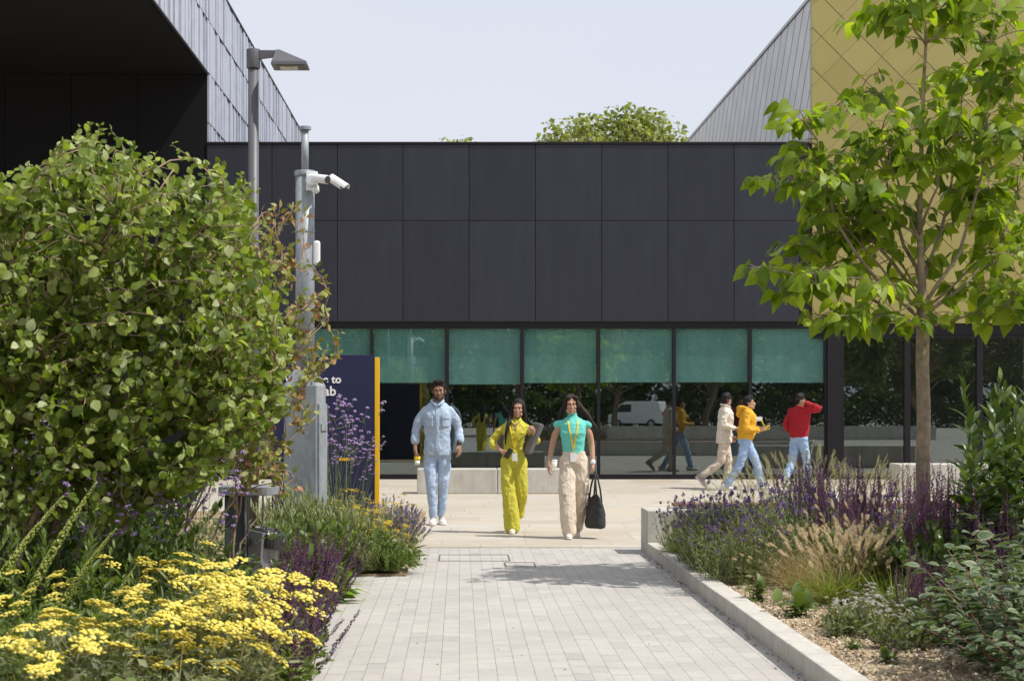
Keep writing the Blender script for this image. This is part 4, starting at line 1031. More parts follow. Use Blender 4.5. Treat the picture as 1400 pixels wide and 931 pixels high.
# ------------------------------------------------------------------ young broad leaved tree on the right
def young_tree():
    rs = np.random.RandomState(44); DT = 14.3; tx = gx(1262, DT)
    t = thing('young_tree', 'young tree with large lime green leaves before the gold building', 'tree', (tx, DT, .08)); B_ = np.array([tx, DT, .08])
    def Q(px, py, dd=0): return np.array(W(px, py, DT + dd))
    tr = MB(); pts = [B_, Q(1262, 640), Q(1263, 560), Q(1261, 500), Q(1262, 440), Q(1260, 380), Q(1257, 300, .03), Q(1260, 200, .05), Q(1263, 110, .03), Q(1266, 60, 0), Q(1262, -10, 0), Q(1266, -70, .05)]
    tr.tube(np.array(pts) - B_, [.066, .061, .058, .056, .058, .034, .025, .019, .015, .012, .010, .006], 12); tr.obj('trunk', M['bark'], t, True)
    nodes = list(np.array(pts[5:]))
    BR = [((1262, 452), [(1225, 428), (1170, 400), (1132, 365), (1108, 335)], .3), ((1262, 440), [(1215, 400), (1160, 340), (1130, 270), (1118, 205), (1100, 165)], -.35),
          ((1262, 430), [(1300, 405), (1345, 365), (1385, 300), (1400, 230)], .35), ((1261, 420), [(1290, 380), (1325, 320), (1345, 240), (1352, 150), (1352, 70), (1362, 20)], -.3),
          ((1260, 400), [(1235, 340), (1215, 270), (1200, 200), (1175, 130)], .4), ((1260, 395), [(1283, 330), (1300, 260), (1310, 180), (1318, 105)], .5),
          ((1262, 448), [(1310, 436), (1355, 428), (1420, 415)], -.3), ((1262, 452), [(1230, 440), (1190, 436), (1165, 440)], -.5),
          ((1258, 330), [(1235, 270), (1215, 215), (1205, 180)], -.4), ((1258, 320), [(1280, 260), (1290, 215), (1300, 170)], -.4),
          ((1266, 60), [(1285, 45), (1310, 22), (1340, 0)], .2), ((1266, 62), [(1250, 40), (1232, 22), (1215, 15)], -.1), ((1262, 20), [(1280, 0), (1290, -30)], .2),
          ((1261, 415), [(1220, 360), (1180, 310), (1150, 265), (1120, 240)], .6), ((1262, 425), [(1320, 370), (1370, 330), (1430, 300)], .6),
          ((1215, 400), [(1170, 392), (1135, 390), (1104, 388)], -.5), ((1345, 365), [(1380, 352), (1425, 350)], -.4), ((1352, 150), [(1380, 120), (1410, 95)], -.2), ((1345, 240), [(1375, 215), (1420, 195)], -.5),
          ((1262, 430), [(1205, 372), (1150, 305), (1100, 252)], .2), ((1258, 330), [(1225, 300), (1180, 278), (1145, 252)], -.3), ((1261, 400), [(1228, 350), (1190, 330), (1150, 322)], .4), ((1259, 350), [(1290, 310), (1325, 290), (1350, 262)], .3),
          ((1260, 440), [(1300, 395), (1330, 400), (1390, 398)], .7)]
    lp_, ld_, ls_ = [], [], []
    def whorl(p, dv, k, big=1.0):
        dv = dv / np.linalg.norm(dv)
        for _ in range(k):
            a = rs.uniform(0, 2 * PI); o = np.array([math.cos(a), math.sin(a), rs.uniform(-.55, .25)]) + dv * .35
            o /= np.linalg.norm(o); st_ = p + o * rs.uniform(.06, .15); pet.append((p, st_))
            lp_.append(st_); dd = o.copy(); dd[2] -= rs.uniform(.2, .9); ld_.append(dd); ls_.append(rs.uniform(.09, .185) * big)
    pet = []
    for st_, pth, dd in BR:
        n = len(pth); p = [Q(*st_)] + [Q(x, y, dd * (i + 1) / n) for i, (x, y) in enumerate(pth)]
        p = np.array(p); f = np.linspace(0, 1, 9) * n; pp = np.array([p[min(int(v), n - 1)] + (p[min(int(v), n - 1) + 1] - p[min(int(v), n - 1)]) * (v - min(int(v), n - 1)) for v in f])
        pp[1:-1] = (pp[:-2] + 2 * pp[1:-1] + pp[2:]) / 4; pp[1:-1] += rs.normal(0, .012, (7, 3))
        mb = MB(); mb.tube(pp - B_, np.linspace(.0185 if n > 3 else .012, .004, 9), 7); mb.obj('branch', M['bark'], t, True)
        whorl(pp[-1], pp[-1] - pp[-2], 16)
        for k in range(3, 9):
            for rep in range(3 if k > 4 else 1):
                o = rs.normal(0, 1, 3); o[2] = abs(o[2]) * .5 - .1; o /= np.linalg.norm(o); e = pp[k] + o * rs.uniform(.10, .42)
                q = limb(pp[k], e, .12, 5); tw.append(q); whorl(e, e - pp[k], rs.randint(5, 9), .95)
    for k in (7, 8, 9, 10):
        for rep in range(2):
            o = rs.normal(0, 1, 3); o[2] = abs(o[2]) * .5; o /= np.linalg.norm(o); e = np.array(pts[k]) + o * rs.uniform(.1, .3); tw.append(limb(pts[k], e, .1, 5)); whorl(e, o, 4, .85)
    whorl(pts[-1], np.array([0, 0, 1.]), 8)
    tb = MB()
    for q in tw: tb.tube(q - B_, np.linspace(.006, .003, 5), 5, False)
    for a, e in pet: tb.tube(np.array([a, e]) - B_, .0022, 3, False)
    tb.obj('twigs', M['bark'], t, True)
    fo = MB(); N = len(lp_); nr = rs.normal(0, .5, (N, 3)) + [.1, -.25, .8]
    fo.inst(T_HEART, np.array(lp_) - B_, frames(ld_, nr), np.array(ls_)); fo.obj('foliage', M['leaf_catalpa'], t, True)
tw = []
young_tree()

# ------------------------------------------------------------------ trees far behind the roof and across the street behind the viewer
def big_tree(rs, H_, R_, nclump, per, lsz, mat, open_=.25, trunk_h=.35):
    tr, fo = MB(), MB()
    s = np.linspace(0, 1, 7); tr.tube(np.stack([rs.normal(0, .02, 7) * H_, rs.normal(0, .02, 7) * H_, s * H_ * .8], 1), np.interp(s, [0, 1], [H_ * .022, H_ * .006]), 8)
    PP = []
    for i in range(nclump):
        a = rs.uniform(0, 2 * PI); u = rs.uniform(-.75, 1); rr = rs.uniform(.45, 1) ** .5
        c = np.array([R_ * rr * math.cos(a) * math.sqrt(max(0, 1 - u * u * .8)), R_ * rr * math.sin(a) * math.sqrt(max(0, 1 - u * u * .8)), H_ * (trunk_h + (1 - trunk_h) * (.48 + .46 * u * (.65 + .35 * rr)))])
        tr.tube(limb([0, 0, H_ * rs.uniform(.25, .6)], c, .05, 5, .1, rs), np.linspace(H_ * .007, H_ * .0015, 5), 4, False)
        q = rs.normal(0, 1, (per, 3)); q /= np.linalg.norm(q, axis=1)[:, None]; q *= (rs.uniform(0, 1, (per, 1)) ** .4) * R_ * rs.uniform(.16, .30) * [1, 1, .7]
        PP.append(c + q)
    P = np.concatenate(PP); N = len(P)
    fo.inst(T_SM2, P, frames(rdir(rs, N, -50, 40), rs.normal(0, .5, (N, 3)) + [0, 0, .8]), rs.uniform(.6, 1.3, N) * lsz)
    return [('trunk', tr, M['bark'], True), ('crown', fo, mat, True)]
T_SM2 = leaf_tpl(.42, 2, .2, .2)
@kind('roof_tree')
def _(rs): return big_tree(rs, 13.2, 4.1, 190, 110, .22, M['farleaf'])
@kind('street_tree')
def _(rs): return big_tree(rs, 8.5, 3.0, 75, 60, .30, M['streetleaf'], trunk_h=.22)
place('roof_tree', 0, (824 - VX) / F * 92, 92, 'broad green tree whose top shows above the dark roof', 'background_tree', 'tree', s=1.345, z=0)
place('roof_tree', 1, (625 - VX) / F * 95, 95, 'distant tree whose tip barely clears the dark roof', 'background_tree', 'tree', s=1.235, rz=1.2, z=0)
for i, (x, y) in enumerate(((-17, -16), (-11.5, -19), (-6.5, -15), (-1.5, -18), (3.2, -21), (8, -17), (13, -20), (18.5, -16), (24, -20))):
    place('street_tree', i % 2, x, y, 'leafy street tree across the road mirrored in the glass front', 'street_tree', 'tree', 'street trees mirrored in the windows', s=1.0 + .1 * math.sin(i * 2.1), rz=i * 1.3, z=0)
# ------------------------------------------------------------------ planting
YG, SG, WG, GG, VG = 'yellow yarrow clumps', 'purple salvia clumps', 'purple wallflower clumps', 'ornamental grass tufts', 'lilac verbena clumps'
for i, (X, d, s, k, lab) in enumerate((
    (-1.22, 8.55, 1.0, 'yarrow', 'dense yellow yarrow clump leaning over the path edge'),
    (-1.10, 8.95, .86, 'yarrow', 'yellow yarrow clump just in front of the dark salvia spikes'),
    (-1.12, 7.85, .95, 'yarrow', 'yellow yarrow clump lowest at the path corner of the bed'),
    (-1.58, 9.5, .95, 'yarrow', 'yellow yarrow clump in a row of flat heads before the litter bin'),
    (-1.42, 7.3, .92, 'yarrow', 'yellow yarrow clump cut by the bottom of the view, with broad heads'),
    (-1.92, 9.3, .98, 'yarrow_sparse', 'yarrow with a few flat heads at the foot of the big shrub'),
    (-1.72, 8.2, .95, 'yarrow_sparse', 'open yarrow plant with yellow heads among lance leaves'),
    (-2.02, 7.5, .95, 'yarrow_sparse', 'yarrow with scattered yellow heads beside the dry grass'),
    (-2.28, 8.5, .95, 'yarrow_sparse', 'small headed yarrow beside the willow leaved plant'),
    (-1.72, 6.9, .85, 'yarrow', 'yellow yarrow clump in the bottom corner of the bed'),
    (-1.18, 8.6, 1.0, 'yarrow_low', 'yellow yarrow hanging low beside the paving'),
    (-1.25, 7.9, 1.0, 'yarrow_low', 'yellow yarrow sprawling forward under the densest heads'),
    (-1.35, 8.2, 1.0, 'yarrow_low', 'low yellow yarrow in front of the dry brown grass'),
    (-1.18, 7.4, .9, 'yarrow_low', 'yellow yarrow with its lowest heads at the bottom of the view'),
)): place(k, i % 3, X, d, lab, 'yarrow_plant', 'yarrow', YG, s, i * .7 - .3)
for i, (X, d, s, lab) in enumerate((
    (-1.02, 12.3, .95, 'purple salvia with bluish tips near the broad pale leaves'),
    (-1.06, 11.1, .95, 'dark purple salvia at the path edge between bin and yarrow'),
    (-.97, 10.1, .85, 'low purple salvia spreading onto the paving'),
    (-.93, 9.0, .88, 'dark salvia whose bare spikes reach far over the paving'),
    (-1.22, 12.9, .68, 'purple salvia standing against the litter bin'),
    (-.93, 8.3, .85, 'short dark salvia at the bottom of the view by the paving'),
)): place('salvia', i % 2, X, d, lab, 'salvia_plant', 'salvia', SG, s, (0, .3, -.2, .15, .2, -.1)[i])
for i, (X, d, s, lab) in enumerate((
    (3.30, 14.2, 1.0, 'purple salvia spires rising beside the pale block bench'),
    (3.80, 13.6, 1.0, 'tall purple salvia massed at the foot of the young tree'),
    (4.30, 13.0, 1.0, 'magenta salvia below the tall leafy plant'),
    (3.05, 15.4, 1.0, 'salvia spires standing up against the plaza paving'),
    (4.10, 12.2, .92, 'dark purple salvia behind the cream edged dogwood'),
    (3.45, 12.4, .85, 'thin purple salvia among seed heads below the trunk'),
    (2.82, 10.5, .52, 'small salvia with a few upright spikes by the white thrift'),
    (4.6, 14.0, 1.0, 'purple salvia at the edge of view behind the leafy plant'),
    (3.62, 11.2, .75, 'salvia spikes poking out of the dogwood'),
    (3.15, 11.9, 1.0, 'purple salvia screening the foot of the trunk'),
    (3.5, 11.7, .95, 'dense purple salvia right in front of the trunk'.replace('right in', 'in')),
    (2.95, 13.6, 1.0, 'purple salvia at the edge of the wallflowers'),
)): place('salvia_up', i % 2, X, d, lab, 'salvia_plant', 'salvia', SG, s, i * 1.1)
for i, (X, d, s, k, lab) in enumerate((
    (2.30, 14.2, 1.08, 'wallflower', 'purple wallflower sprawling over the kerb'),
    (2.35, 15.2, .85, 'wallflower', 'purple wallflower in front of the end of the concrete wall'),
    (2.55, 13.5, 1.1, 'wallflower', 'purple wallflower above the fountain grass'),
    (2.9, 15.0, .85, 'wallflower_tall', 'tall purple wallflower before the timber seat'),
    (3.1, 14.7, 1.0, 'wallflower', 'purple wallflower mixed with straw coloured stems'),
    (3.3, 16.0, 1.0, 'wallflower_tall', 'wallflower with scattered purple heads below the walking people'),
    (2.75, 16.4, .6, 'wallflower_tall', 'wallflower with lone purple heads showing above the timber seat'),
    (3.75, 15.4, 1.0, 'wallflower', 'purple wallflower beside the salvia spires'),
    (2.12, 13.4, .75, 'wallflower', 'low wallflower at the inner edge of the kerb'),
    (2.17, 16.0, .85, 'wallflower', 'grey green wallflower against the end of the wall'),
    (2.14, 15.0, .9, 'wallflower', 'wallflower touching the kerb ahead of the wall end'),
    (2.12, 14.2, .85, 'wallflower', 'wallflower leaning onto the kerb stones'),
    (3.4, 13.3, .85, 'wallflower', 'lilac pink wallflower left of the tree trunk'.replace('left of', 'close to')),
)): place(k, i % 3, X, d, lab, 'wallflower_plant', 'wallflower', WG, s * .88, i * .9)
for i, (k, X, d, s, lab) in enumerate((
    ('straw', 2.9, 12.3, .85, 'pale straw grass between the plumes and the wallflowers'),
    ('fountain', 2.85, 12.1, .8, 'smaller fountain grass with plumes behind the big one'),
    ('fountain', 2.62, 11.9, 1.05, 'fountain grass with pale bottlebrush plumes in the gravel'),
    ('greengrass', 3.0, 11.8, .95, 'fine green grass tuft with no plumes, below the dry grass'),
    ('straw', 2.95, 12.7, 1.0, 'straw coloured grass fanning out below the wallflowers'),
    ('straw', 3.05, 12.9, .95, 'dry tan grass leaning towards the salvia'),
    ('straw', 2.6, 12.9, .7, 'thin dry grass arching out of the wallflowers'),
    ('feather', 2.95, 16.5, .85, 'feathery green grass before the yellow hooded walker'),
    ('feather', 3.35, 16.7, .95, 'feathery grass hiding the shins of the person in red'),
    ('feather', 3.75, 16.6, .88, 'feathery grass under the coat stand'),
    ('feather', 2.72, 16.75, .6, 'short feathery grass close to the timber seat'),
    ('feather', 4.15, 16.8, .8, 'feathery grass beside the pale block bench'),
    ('upright_grass', 2.78, 10.95, .8, 'sparse upright green grass by the salvia spikes'),
    ('strawlow', -1.95, 7.0, .9, 'dry tan grass in the bottom corner beside the yarrow'),
    ('strawlow', -1.42, 8.0, 1.0, 'dry brown grass in the middle of the yarrow'),
    ('greengrass', 2.06, 15.9, .7, 'yellowish green grass tuft against the concrete wall'),
    ('greengrass', -1.05, 13.4, .8, 'green grass tuft behind the bin'),
    ('straw', -.85, 16.2, .8, 'wispy dry grass beside the small gold flowers'),
    ('greengrass', 3.02, 9.9, .85, 'bright green grass mound under the dogwood'),
    ('strawlow', -1.62, 10.2, .9, 'dry grass at the back of the yarrow'),
)): place(k, i % 2, X, d, lab, 'grass_tuft', 'grass tuft', GG, s, i * .8)
for i, (X, d, s, lab) in enumerate((
    (-1.25, 17.6, 1.0, 'tall verbena with lilac heads against the navy sign'),
    (-1.2, 18.4, .70, 'lower verbena beside the yellow sign edge'),
    (-2.55, 11.6, .82, 'verbena with lilac heads seen through the shrub stems'),
    (-3.0, 12.0, .85, 'verbena among the pale stems near the green seed spikes'),
    (-1.36, 17.3, .92, 'verbena close to the galvanised mast before the sign'),
    (-2.5, 10.2, .74, 'lilac verbena standing among the green seed spikes'),
    (-2.05, 10.0, .68, 'lilac verbena above the sparse yarrow heads'),
    (-1.72, 10.4, .70, 'lilac verbena in front of the shrub near the bin'),
    (-1.95, 12.9, .75, 'verbena with a few lilac heads behind the litter bin'),
)): place('verbena', i % 2, X, d, lab, 'verbena_plant', 'verbena', VG, s, i * .6)
for i, (X, d, s, lab) in enumerate((
    (-1.0, 15.7, 1.0, 'grey leaved plant dotted with small gold flowers below the mast'),
    (-.86, 16.4, .95, 'gold flowered plant spilling towards the plaza'),
    (-.72, 15.3, .72, 'gold flowered plant lying on the paving corner'),
    (-1.3, 16.7, 1.15, 'tall gold flowered plant in front of the mast foot'),
    (-.85, 17.4, 1.0, 'gold flowers mixed with wispy stems under the sign'),
)): place('goldbutton', i % 2, X, d, lab, 'gold_flower_plant', 'flowering plant', 'gold flowered plants', s, i * .5)
for i, (X, d, s, lab) in enumerate((
    (-.66, 16.5, .9, 'lavender leaning out onto the paving'), (-.64, 17.3, .9, 'lavender pointing at the shoes of the man in blue'), (-.78, 18.2, .95, 'lavender at the foot of the yellow sign edge'),
)): place('lavender', i % 2, X, d, lab, 'lavender_plant', 'lavender', 'lavender plants', s, i * .4)
place('daisy', 0, -.56, 15.15, 'little white daisies at the corner of the paving', 'daisy_plant', 'daisies')
for i, (X, d, s, k, lab) in enumerate((
    (3.62, 11.9, 1.0, 'tall_leafy', 'tall plant with long lance leaves beside the tree trunk'),
    (4.15, 12.3, 1.05, 'tall_leafy', 'tall lance leaved plant at the edge of view by the salvia'),
    (4.0, 11.2, .9, 'tall_leafy', 'lance leaved plant with bright tips rising behind the dogwood'),
)): place(k, i, X, d, lab, 'lance_leaved_plant', 'plant', 'tall lance leaved plants', s, i)
for i, (X, d, s, lab) in enumerate((
    (2.92, 8.75, 1.0, 'cream edged dogwood filling the bottom corner of the bed'), (3.2, 9.3, 1.0, 'cream edged dogwood at the edge of view under the salvia'), (2.85, 8.0, .85, 'low cream edged dogwood cut by the bottom of the view'), (3.5, 9.9, 1.15, 'taller cream edged dogwood touching the lance leaved plant'),
)): place('dogwood', i % 2, X, d, lab, 'dogwood_shrub', 'shrub', 'cream edged dogwoods', s, i * 2)
for i, (X, d, s, rz, lab) in enumerate((
    (-2.62, 8.6, 1.02, .1, 'green seed spike touching the edge of the view'), (-2.38, 8.5, 1.05, 0, 'tallest green seed spike leaning across the shrub stems'), (-2.25, 8.8, .78, .2, 'green seed spike with a curved tip between two straight ones'),
    (-2.22, 8.6, .86, -.1, 'straight green seed spike ahead of the pale trunk'), (-2.02, 8.9, .62, .1, 'short green seed spike second from the yarrow'), (-1.94, 8.8, .52, -.1, 'smallest green seed spike beside the yarrow'),
)): place('seedspike', i % 3, X, d, lab, 'seed_spike_plant', 'plant', 'green seed spikes', s * 1.06, rz)
place('willowy', 0, -2.35, 7.6, 'dark plant with narrow willow like leaves at the edge of the view', 'willow_leaved_plant', 'plant', None, .95, 0)
place('willowy', 0, -2.55, 9.2, 'narrow leaved plant between the seed spikes and the shrub stems', 'willow_leaved_plant', 'plant', None, .95, .8)
place('willowy', 1, -2.15, 9.5, 'narrow leaved plant at the back of the sparse yarrow', 'willow_leaved_plant', 'plant', None, .85, -.3)
place('willowy', 1, -2.75, 8.3, 'narrow leaved plant under the green seed spikes', 'willow_leaved_plant', 'plant', None, .9, .3)
for i, (X, d, s, lab) in enumerate(((-1.66, 7.75, 1.0, 'lance leaved weed standing among the yarrow heads'), (-1.42, 8.3, .9, 'lance leaved weed in the middle of the yarrow drift'), (-1.75, 7.1, .9, 'lance leaved weed low at the bottom of the view'), (-1.62, 10.3, 1.2, 'lance leaved plant at the shaded foot of the shrub'))):
    place('lance_plant', i % 2, X, d, lab, 'lance_leaved_plant', 'plant', 'lance leaved weeds', s, i)
for i, (X, d, s, lab) in enumerate(((-1.12, 13.5, 1.0, 'broad light green leaves flopping onto the paving'), (-1.0, 12.9, .8, 'light green broad leaved plant beside the purple salvia'), (-.95, 15.3, .6, 'pale broad leaf plant among the gold flowers'))):
    place('broadleaf', i % 2, X, d, lab, 'broad_leaved_plant', 'plant', 'broad leaved plants', s, i)
for i, (X, d, s, lab) in enumerate(((2.24, 11.3, 1.0, 'small leafy plant in the gravel before the fountain grass'), (2.10, 12.1, .8, 'small leafy weed at the inner side of the kerb'), (2.22, 9.75, .35, 'tiny yellow green weed in the gravel'), (2.30, 9.2, .4, 'seedling with yellowing leaves on the gravel'))):
    place('broadgreen', i % 2, X, d, lab, 'leafy_weed', 'weed', 'leafy weeds in the gravel', s, i)
for i, (X, d, s, lab) in enumerate(((2.45, 10.55, 1.0, 'white thrift heads on the gravel below the grass'), (2.62, 10.15, .95, 'white thrift at the edge of the dogwood'), (2.66, 10.9, 1.1, 'faded pinkish thrift behind the white ones'))):
    place('thrift', i % 2, X, d, lab, 'thrift_plant', 'thrift', 'thrift plants', s, i)
for i, (k, X, d, s, lab) in enumerate((
    ('low_tuft', 2.32, 10.3, 1.1, 'flat blue green tuft on the gravel'), ('low_tuft', 2.5, 9.75, 1.1, 'low grey green tuft nearest the dogwood'.replace('nearest', 'next to')), ('fine_mound', 2.95, 9.9, .9, 'fine leaved green mound beside the dogwood'),
    ('undershrub', 3.35, 11.5, .9, 'dark leafy mound below the purple salvia'), ('undershrub', 2.98, 12.2, .8, 'dark green mound behind the green grass'), ('grey_mound', 2.55, 14.5, 1.1, 'grey green mound among the wallflowers'),
    ('grey_mound', -1.1, 15.4, 1.2, 'feathery grey green mound below the mast'), ('fine_mound', -1.25, 14.95, 1.25, 'bright green mound behind the litter bin'), ('grey_mound', -1.5, 15.8, 1.3, 'tall grey mound in front of the mast'),
    ('fine_mound', -.78, 15.2, .9, 'fine green mound on the paving corner'), ('fine_mound', -.66, 15.05, .6, 'small green mound at the very corner of the setts'), ('fine_mound', -.60, 14.93, .42, 'tiny green mound overhanging the setts at the corner'), ('grey_mound', -.82, 14.93, .42, 'small grey mound overhanging the setts'), ('grey_mound', -.95, 15.0, .7, 'grey mound along the edge of the setts'), ('fine_mound', -1.25, 15.0, .7, 'green mound between the broad leaves and the mast'), ('undershrub', -2.0, 10.0, .95, 'dark leafy mound behind the row of yarrow'), ('undershrub', -2.9, 10.2, 1.0, 'dark leafy mound under the shrub stems'),
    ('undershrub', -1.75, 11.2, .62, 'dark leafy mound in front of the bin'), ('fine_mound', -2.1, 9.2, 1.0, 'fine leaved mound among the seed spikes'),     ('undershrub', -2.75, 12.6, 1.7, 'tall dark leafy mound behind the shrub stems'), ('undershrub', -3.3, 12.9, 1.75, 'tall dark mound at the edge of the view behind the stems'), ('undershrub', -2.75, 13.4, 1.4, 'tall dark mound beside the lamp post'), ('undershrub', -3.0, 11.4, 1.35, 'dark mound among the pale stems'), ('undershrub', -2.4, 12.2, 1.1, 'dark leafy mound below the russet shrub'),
    ('grey_mound', -1.35, 9.0, .95, 'grey green foliage mound under the yarrow'), ('grey_mound', -1.75, 7.8, .95, 'grey green mound at the bottom of the view'), ('undershrub', 4.2, 13.3, 1.1, 'dark leafy mound behind the tall plant'),
    ('fine_mound', -1.08, 11.7, .6, 'small green mound between two salvias'), ('undershrub', -3.3, 11.5, 1.3, 'dark leafy mound at the edge of the view'),
)): place(k, i % 2, X, d, lab, 'leafy_mound', 'plant', 'leafy mounds', s, i)
# ------------------------------------------------------------------ people
M['skin'] = plain('brown skin', (.44, .25, .16), .5, 0, .06, 30, .1, 200)
M['skin_dark'] = plain('dark brown skin', (.27, .145, .09), .5, 0, .06, 30, .1, 200)
M['hair'] = plain('black hair', (.013, .011, .011), .62, 0, .3, 40, .8, 90, bdist=.006, spec=.25)
M['hair_brown'] = plain('dark brown hair', (.024, .015, .012), .62, 0, .3, 40, .8, 90, bdist=.006, spec=.25)
M['eye'] = plain('eye white', (.20, .17, .155), .4); M['iris'] = plain('dark iris', (.012, .008, .006), .2)
M['lip'] = plain('lip', (.26, .09, .08), .5); M['teeth'] = plain('teeth', (.78, .75, .70), .3)
M['shirt_blue'] = plain('pale blue chambray', (.36, .45, .57), .85, 0, .10, 25, .35, 120)
M['jeans_pale'] = plain('pale blue denim', (.36, .46, .62), .85, 0, .16, 9, .3, 200)
M['jeans'] = plain('light blue denim', (.30, .43, .64), .85, 0, .2, 9, .3, 200)
M['yellow_cloth'] = plain('lime yellow cloth', (.50, .46, .04), .75, 0, .07, 12, .3, 60)
M['teal_knit'] = plain('turquoise knit', (.13, .56, .48), .85, 0, .07, 30, .4, 160)
M['cream_cloth'] = plain('cream cotton', (.62, .53, .42), .85, 0, .07, 12, .3, 90)
M['cream_light'] = plain('off white cotton', (.66, .60, .52), .85, 0, .07, 12, .3, 90)
M['hoodie'] = plain('mustard hoodie', (.66, .35, .025), .9, 0, .08, 14, .35, 120)
M['red_knit'] = plain('red sweater', (.34, .008, .017), .9, 0, .08, 14, .35, 120)
M['shoe_white'] = plain('white shoe', (.70, .67, .62), .6, 0, .06, 20); M['sole'] = plain('shoe sole', (.66, .64, .60), .7)
M['shoe_dark'] = plain('black shoe trim', (.03, .03, .035), .5); M['shoe_grey'] = plain('beige shoe', (.38, .34, .28), .7)
M['lanyard'] = plain('yellow lanyard', (.78, .55, .02), .6); M['badge'] = plain('white badge', (.78, .78, .78), .4)
M['tote'] = plain('black tote', (.016, .016, .018), .6, 0, .2, 10, .3, 60)
M['greybag'] = plain('grey laptop sleeve', (.13, .125, .13), .5, 0, .2, 10)
M['watch'] = plain('dark strap', (.03, .025, .025), .4); M['button'] = plain('shirt button', (.30, .34, .40), .4)
M['cup'] = plain('pale cup', (.75, .72, .62), .4)

def V3(*a): return np.array(a, float)
SPH = None
def unit_sphere(n=14, m=10):
    V = [(0, 0, 1)]
    for i in range(1, m):
        t = PI * i / m
        V += [(math.sin(t) * math.cos(2 * PI * j / n), math.sin(t) * math.sin(2 * PI * j / n), math.cos(t)) for j in range(n)]
    V.append((0, 0, -1)); Fs = [(0, 1 + j, 1 + (j + 1) % n) for j in range(n)]
    for i in range(m - 2):
        for j in range(n):
            a, b_ = 1 + i * n + j, 1 + i * n + (j + 1) % n
            Fs.append((a, a + n, b_ + n, b_))
    k = len(V) - 1; Fs += [(k, 1 + (m - 2) * n + (j + 1) % n, 1 + (m - 2) * n + j) for j in range(n)]
    return np.array(V), Fs
SPH = unit_sphere()
class Vol:
    """overlapping closed shells fused into one skin"""
    def __init__(s): s.mb = MB()
    def ell(s, c, r, R=None):
        V = SPH[0] * np.array(r if hasattr(r, '__len__') else (r,) * 3)
        if R is not None: V = V @ np.array(R).T
        s.mb.add(V + np.array(c), SPH[1]); return s
    def limb(s, pts, rad, flat=1.0):
        pts = [np.array(p, float) for p in pts]
        # round the joints: spheres at ends, a finely sampled tube between
        P, R = [], []
        for i in range(len(pts) - 1):
            for t in np.linspace(0, 1, 5)[:-1]:
                P.append(pts[i] + (pts[i + 1] - pts[i]) * t); R.append(rad[i] + (rad[i + 1] - rad[i]) * t)
        P.append(pts[-1]); R.append(rad[-1]); P = np.array(P)
        k = len(P)
        if len(pts) > 2:
            Q = P.copy(); Q[1:-1] = (P[:-2] + P[1:-1] * 2 + P[2:]) / 4; P = Q
        s.mb.tube(P, R, 12, True)
        s.ell(P[0], rad[0] * .995); s.ell(P[-1], rad[-1] * .995); return s
    def loft(s, secs, n=20):
        """secs: (cx, cy, z, rx, ry)"""
        V = []
        for cx_, cy_, z, rx, ry in secs:
            for j in range(n):
                a = 2 * PI * j / n; c, q = math.cos(a), math.sin(a); e = .86
                V.append((cx_ + rx * math.copysign(abs(c) ** e, c), cy_ + ry * math.copysign(abs(q) ** e, q), z))
        k = len(secs); Fs = [(i * n + j, i * n + (j + 1) % n, (i + 1) * n + (j + 1) % n, (i + 1) * n + j) for i in range(k - 1) for j in range(n)]
        up = secs[-1][2] > secs[0][2]
        Fs = Fs if up else [f[::-1] for f in Fs]
        bot, top = tuple(range(n)), tuple((k - 1) * n + j for j in range(n))
        Fs += [bot[::-1], top] if up else [bot, top[::-1]]
        s.mb.add(V, Fs); return s
    def build(s, name, mat, parent, vox=.008, smooth=4, wr=None, seed=0):
        me = s.mb.mesh(name); o = bpy.data.objects.new(name, me); COL.objects.link(o)
        md = o.modifiers.new('r', 'REMESH'); md.mode = 'VOXEL'; md.voxel_size = vox
        ms = o.modifiers.new('s', 'SMOOTH'); ms.iterations = smooth; ms.factor = .5
        bpy.context.view_layer.update()
        m2 = bpy.data.meshes.new_from_object(o.evaluated_get(bpy.context.evaluated_depsgraph_get()))
        bpy.data.objects.remove(o); bpy.data.meshes.remove(me)
        if wr:
            amp, fx, fz = wr; n = len(m2.vertices); co_ = np.zeros(n * 3); m2.vertices.foreach_get('co', co_); co_ = co_.reshape(-1, 3)
            nr = np.zeros(n * 3); m2.vertices.foreach_get('normal', nr); nr = nr.reshape(-1, 3)
            for i in range(n):
                x, y, z = co_[i]
                v = mnoise.noise(Vector((x * fx + seed, y * fx, z * fz + x * 4))); w = mnoise.noise(Vector((x * fx * 2.3, y * fx * 2.3 + seed, z * fz * 2.1 - x * 9)))
                q = mnoise.noise(Vector((x * 19 + z * 8, y * 19 + seed, z * 17 - x * 10)))
                co_[i] += nr[i] * amp * ((.5 - abs(v) * 2.3) * .85 + .6 * (.3 - abs(w) * 1.6) + .55 * (.2 - abs(q) * 1.5))
            m2.vertices.foreach_set('co', co_.ravel())
        m2.name = name; m2.materials.clear(); m2.polygons.foreach_set('use_smooth', [True] * len(m2.polygons)); m2.update()
        return link(name, m2, mat, parent)
def rotz(a): c, s = math.cos(a), math.sin(a); return np.array([[c, -s, 0], [s, c, 0], [0, 0, 1]])
def rotx(a): c, s = math.cos(a), math.sin(a); return np.array([[1, 0, 0], [0, c, -s], [0, s, c]])
def roty(a): c, s = math.cos(a), math.sin(a); return np.array([[c, 0, s], [0, 1, 0], [-s, 0, c]])
def project(o):
    """ray tool onto a finished garment (object-local, towards +y)"""
    me = o.data; bv = BVHTree.FromPolygons([v.co for v in me.vertices], [p.vertices for p in me.polygons])
    def f(x, z, y0=-1.0, off=.004):
        h = bv.ray_cast(Vector((x, y0, z)), Vector((0, 1, 0)))
        return None if h[0] is None else V3(x, h[0].y - off, z)
    return f
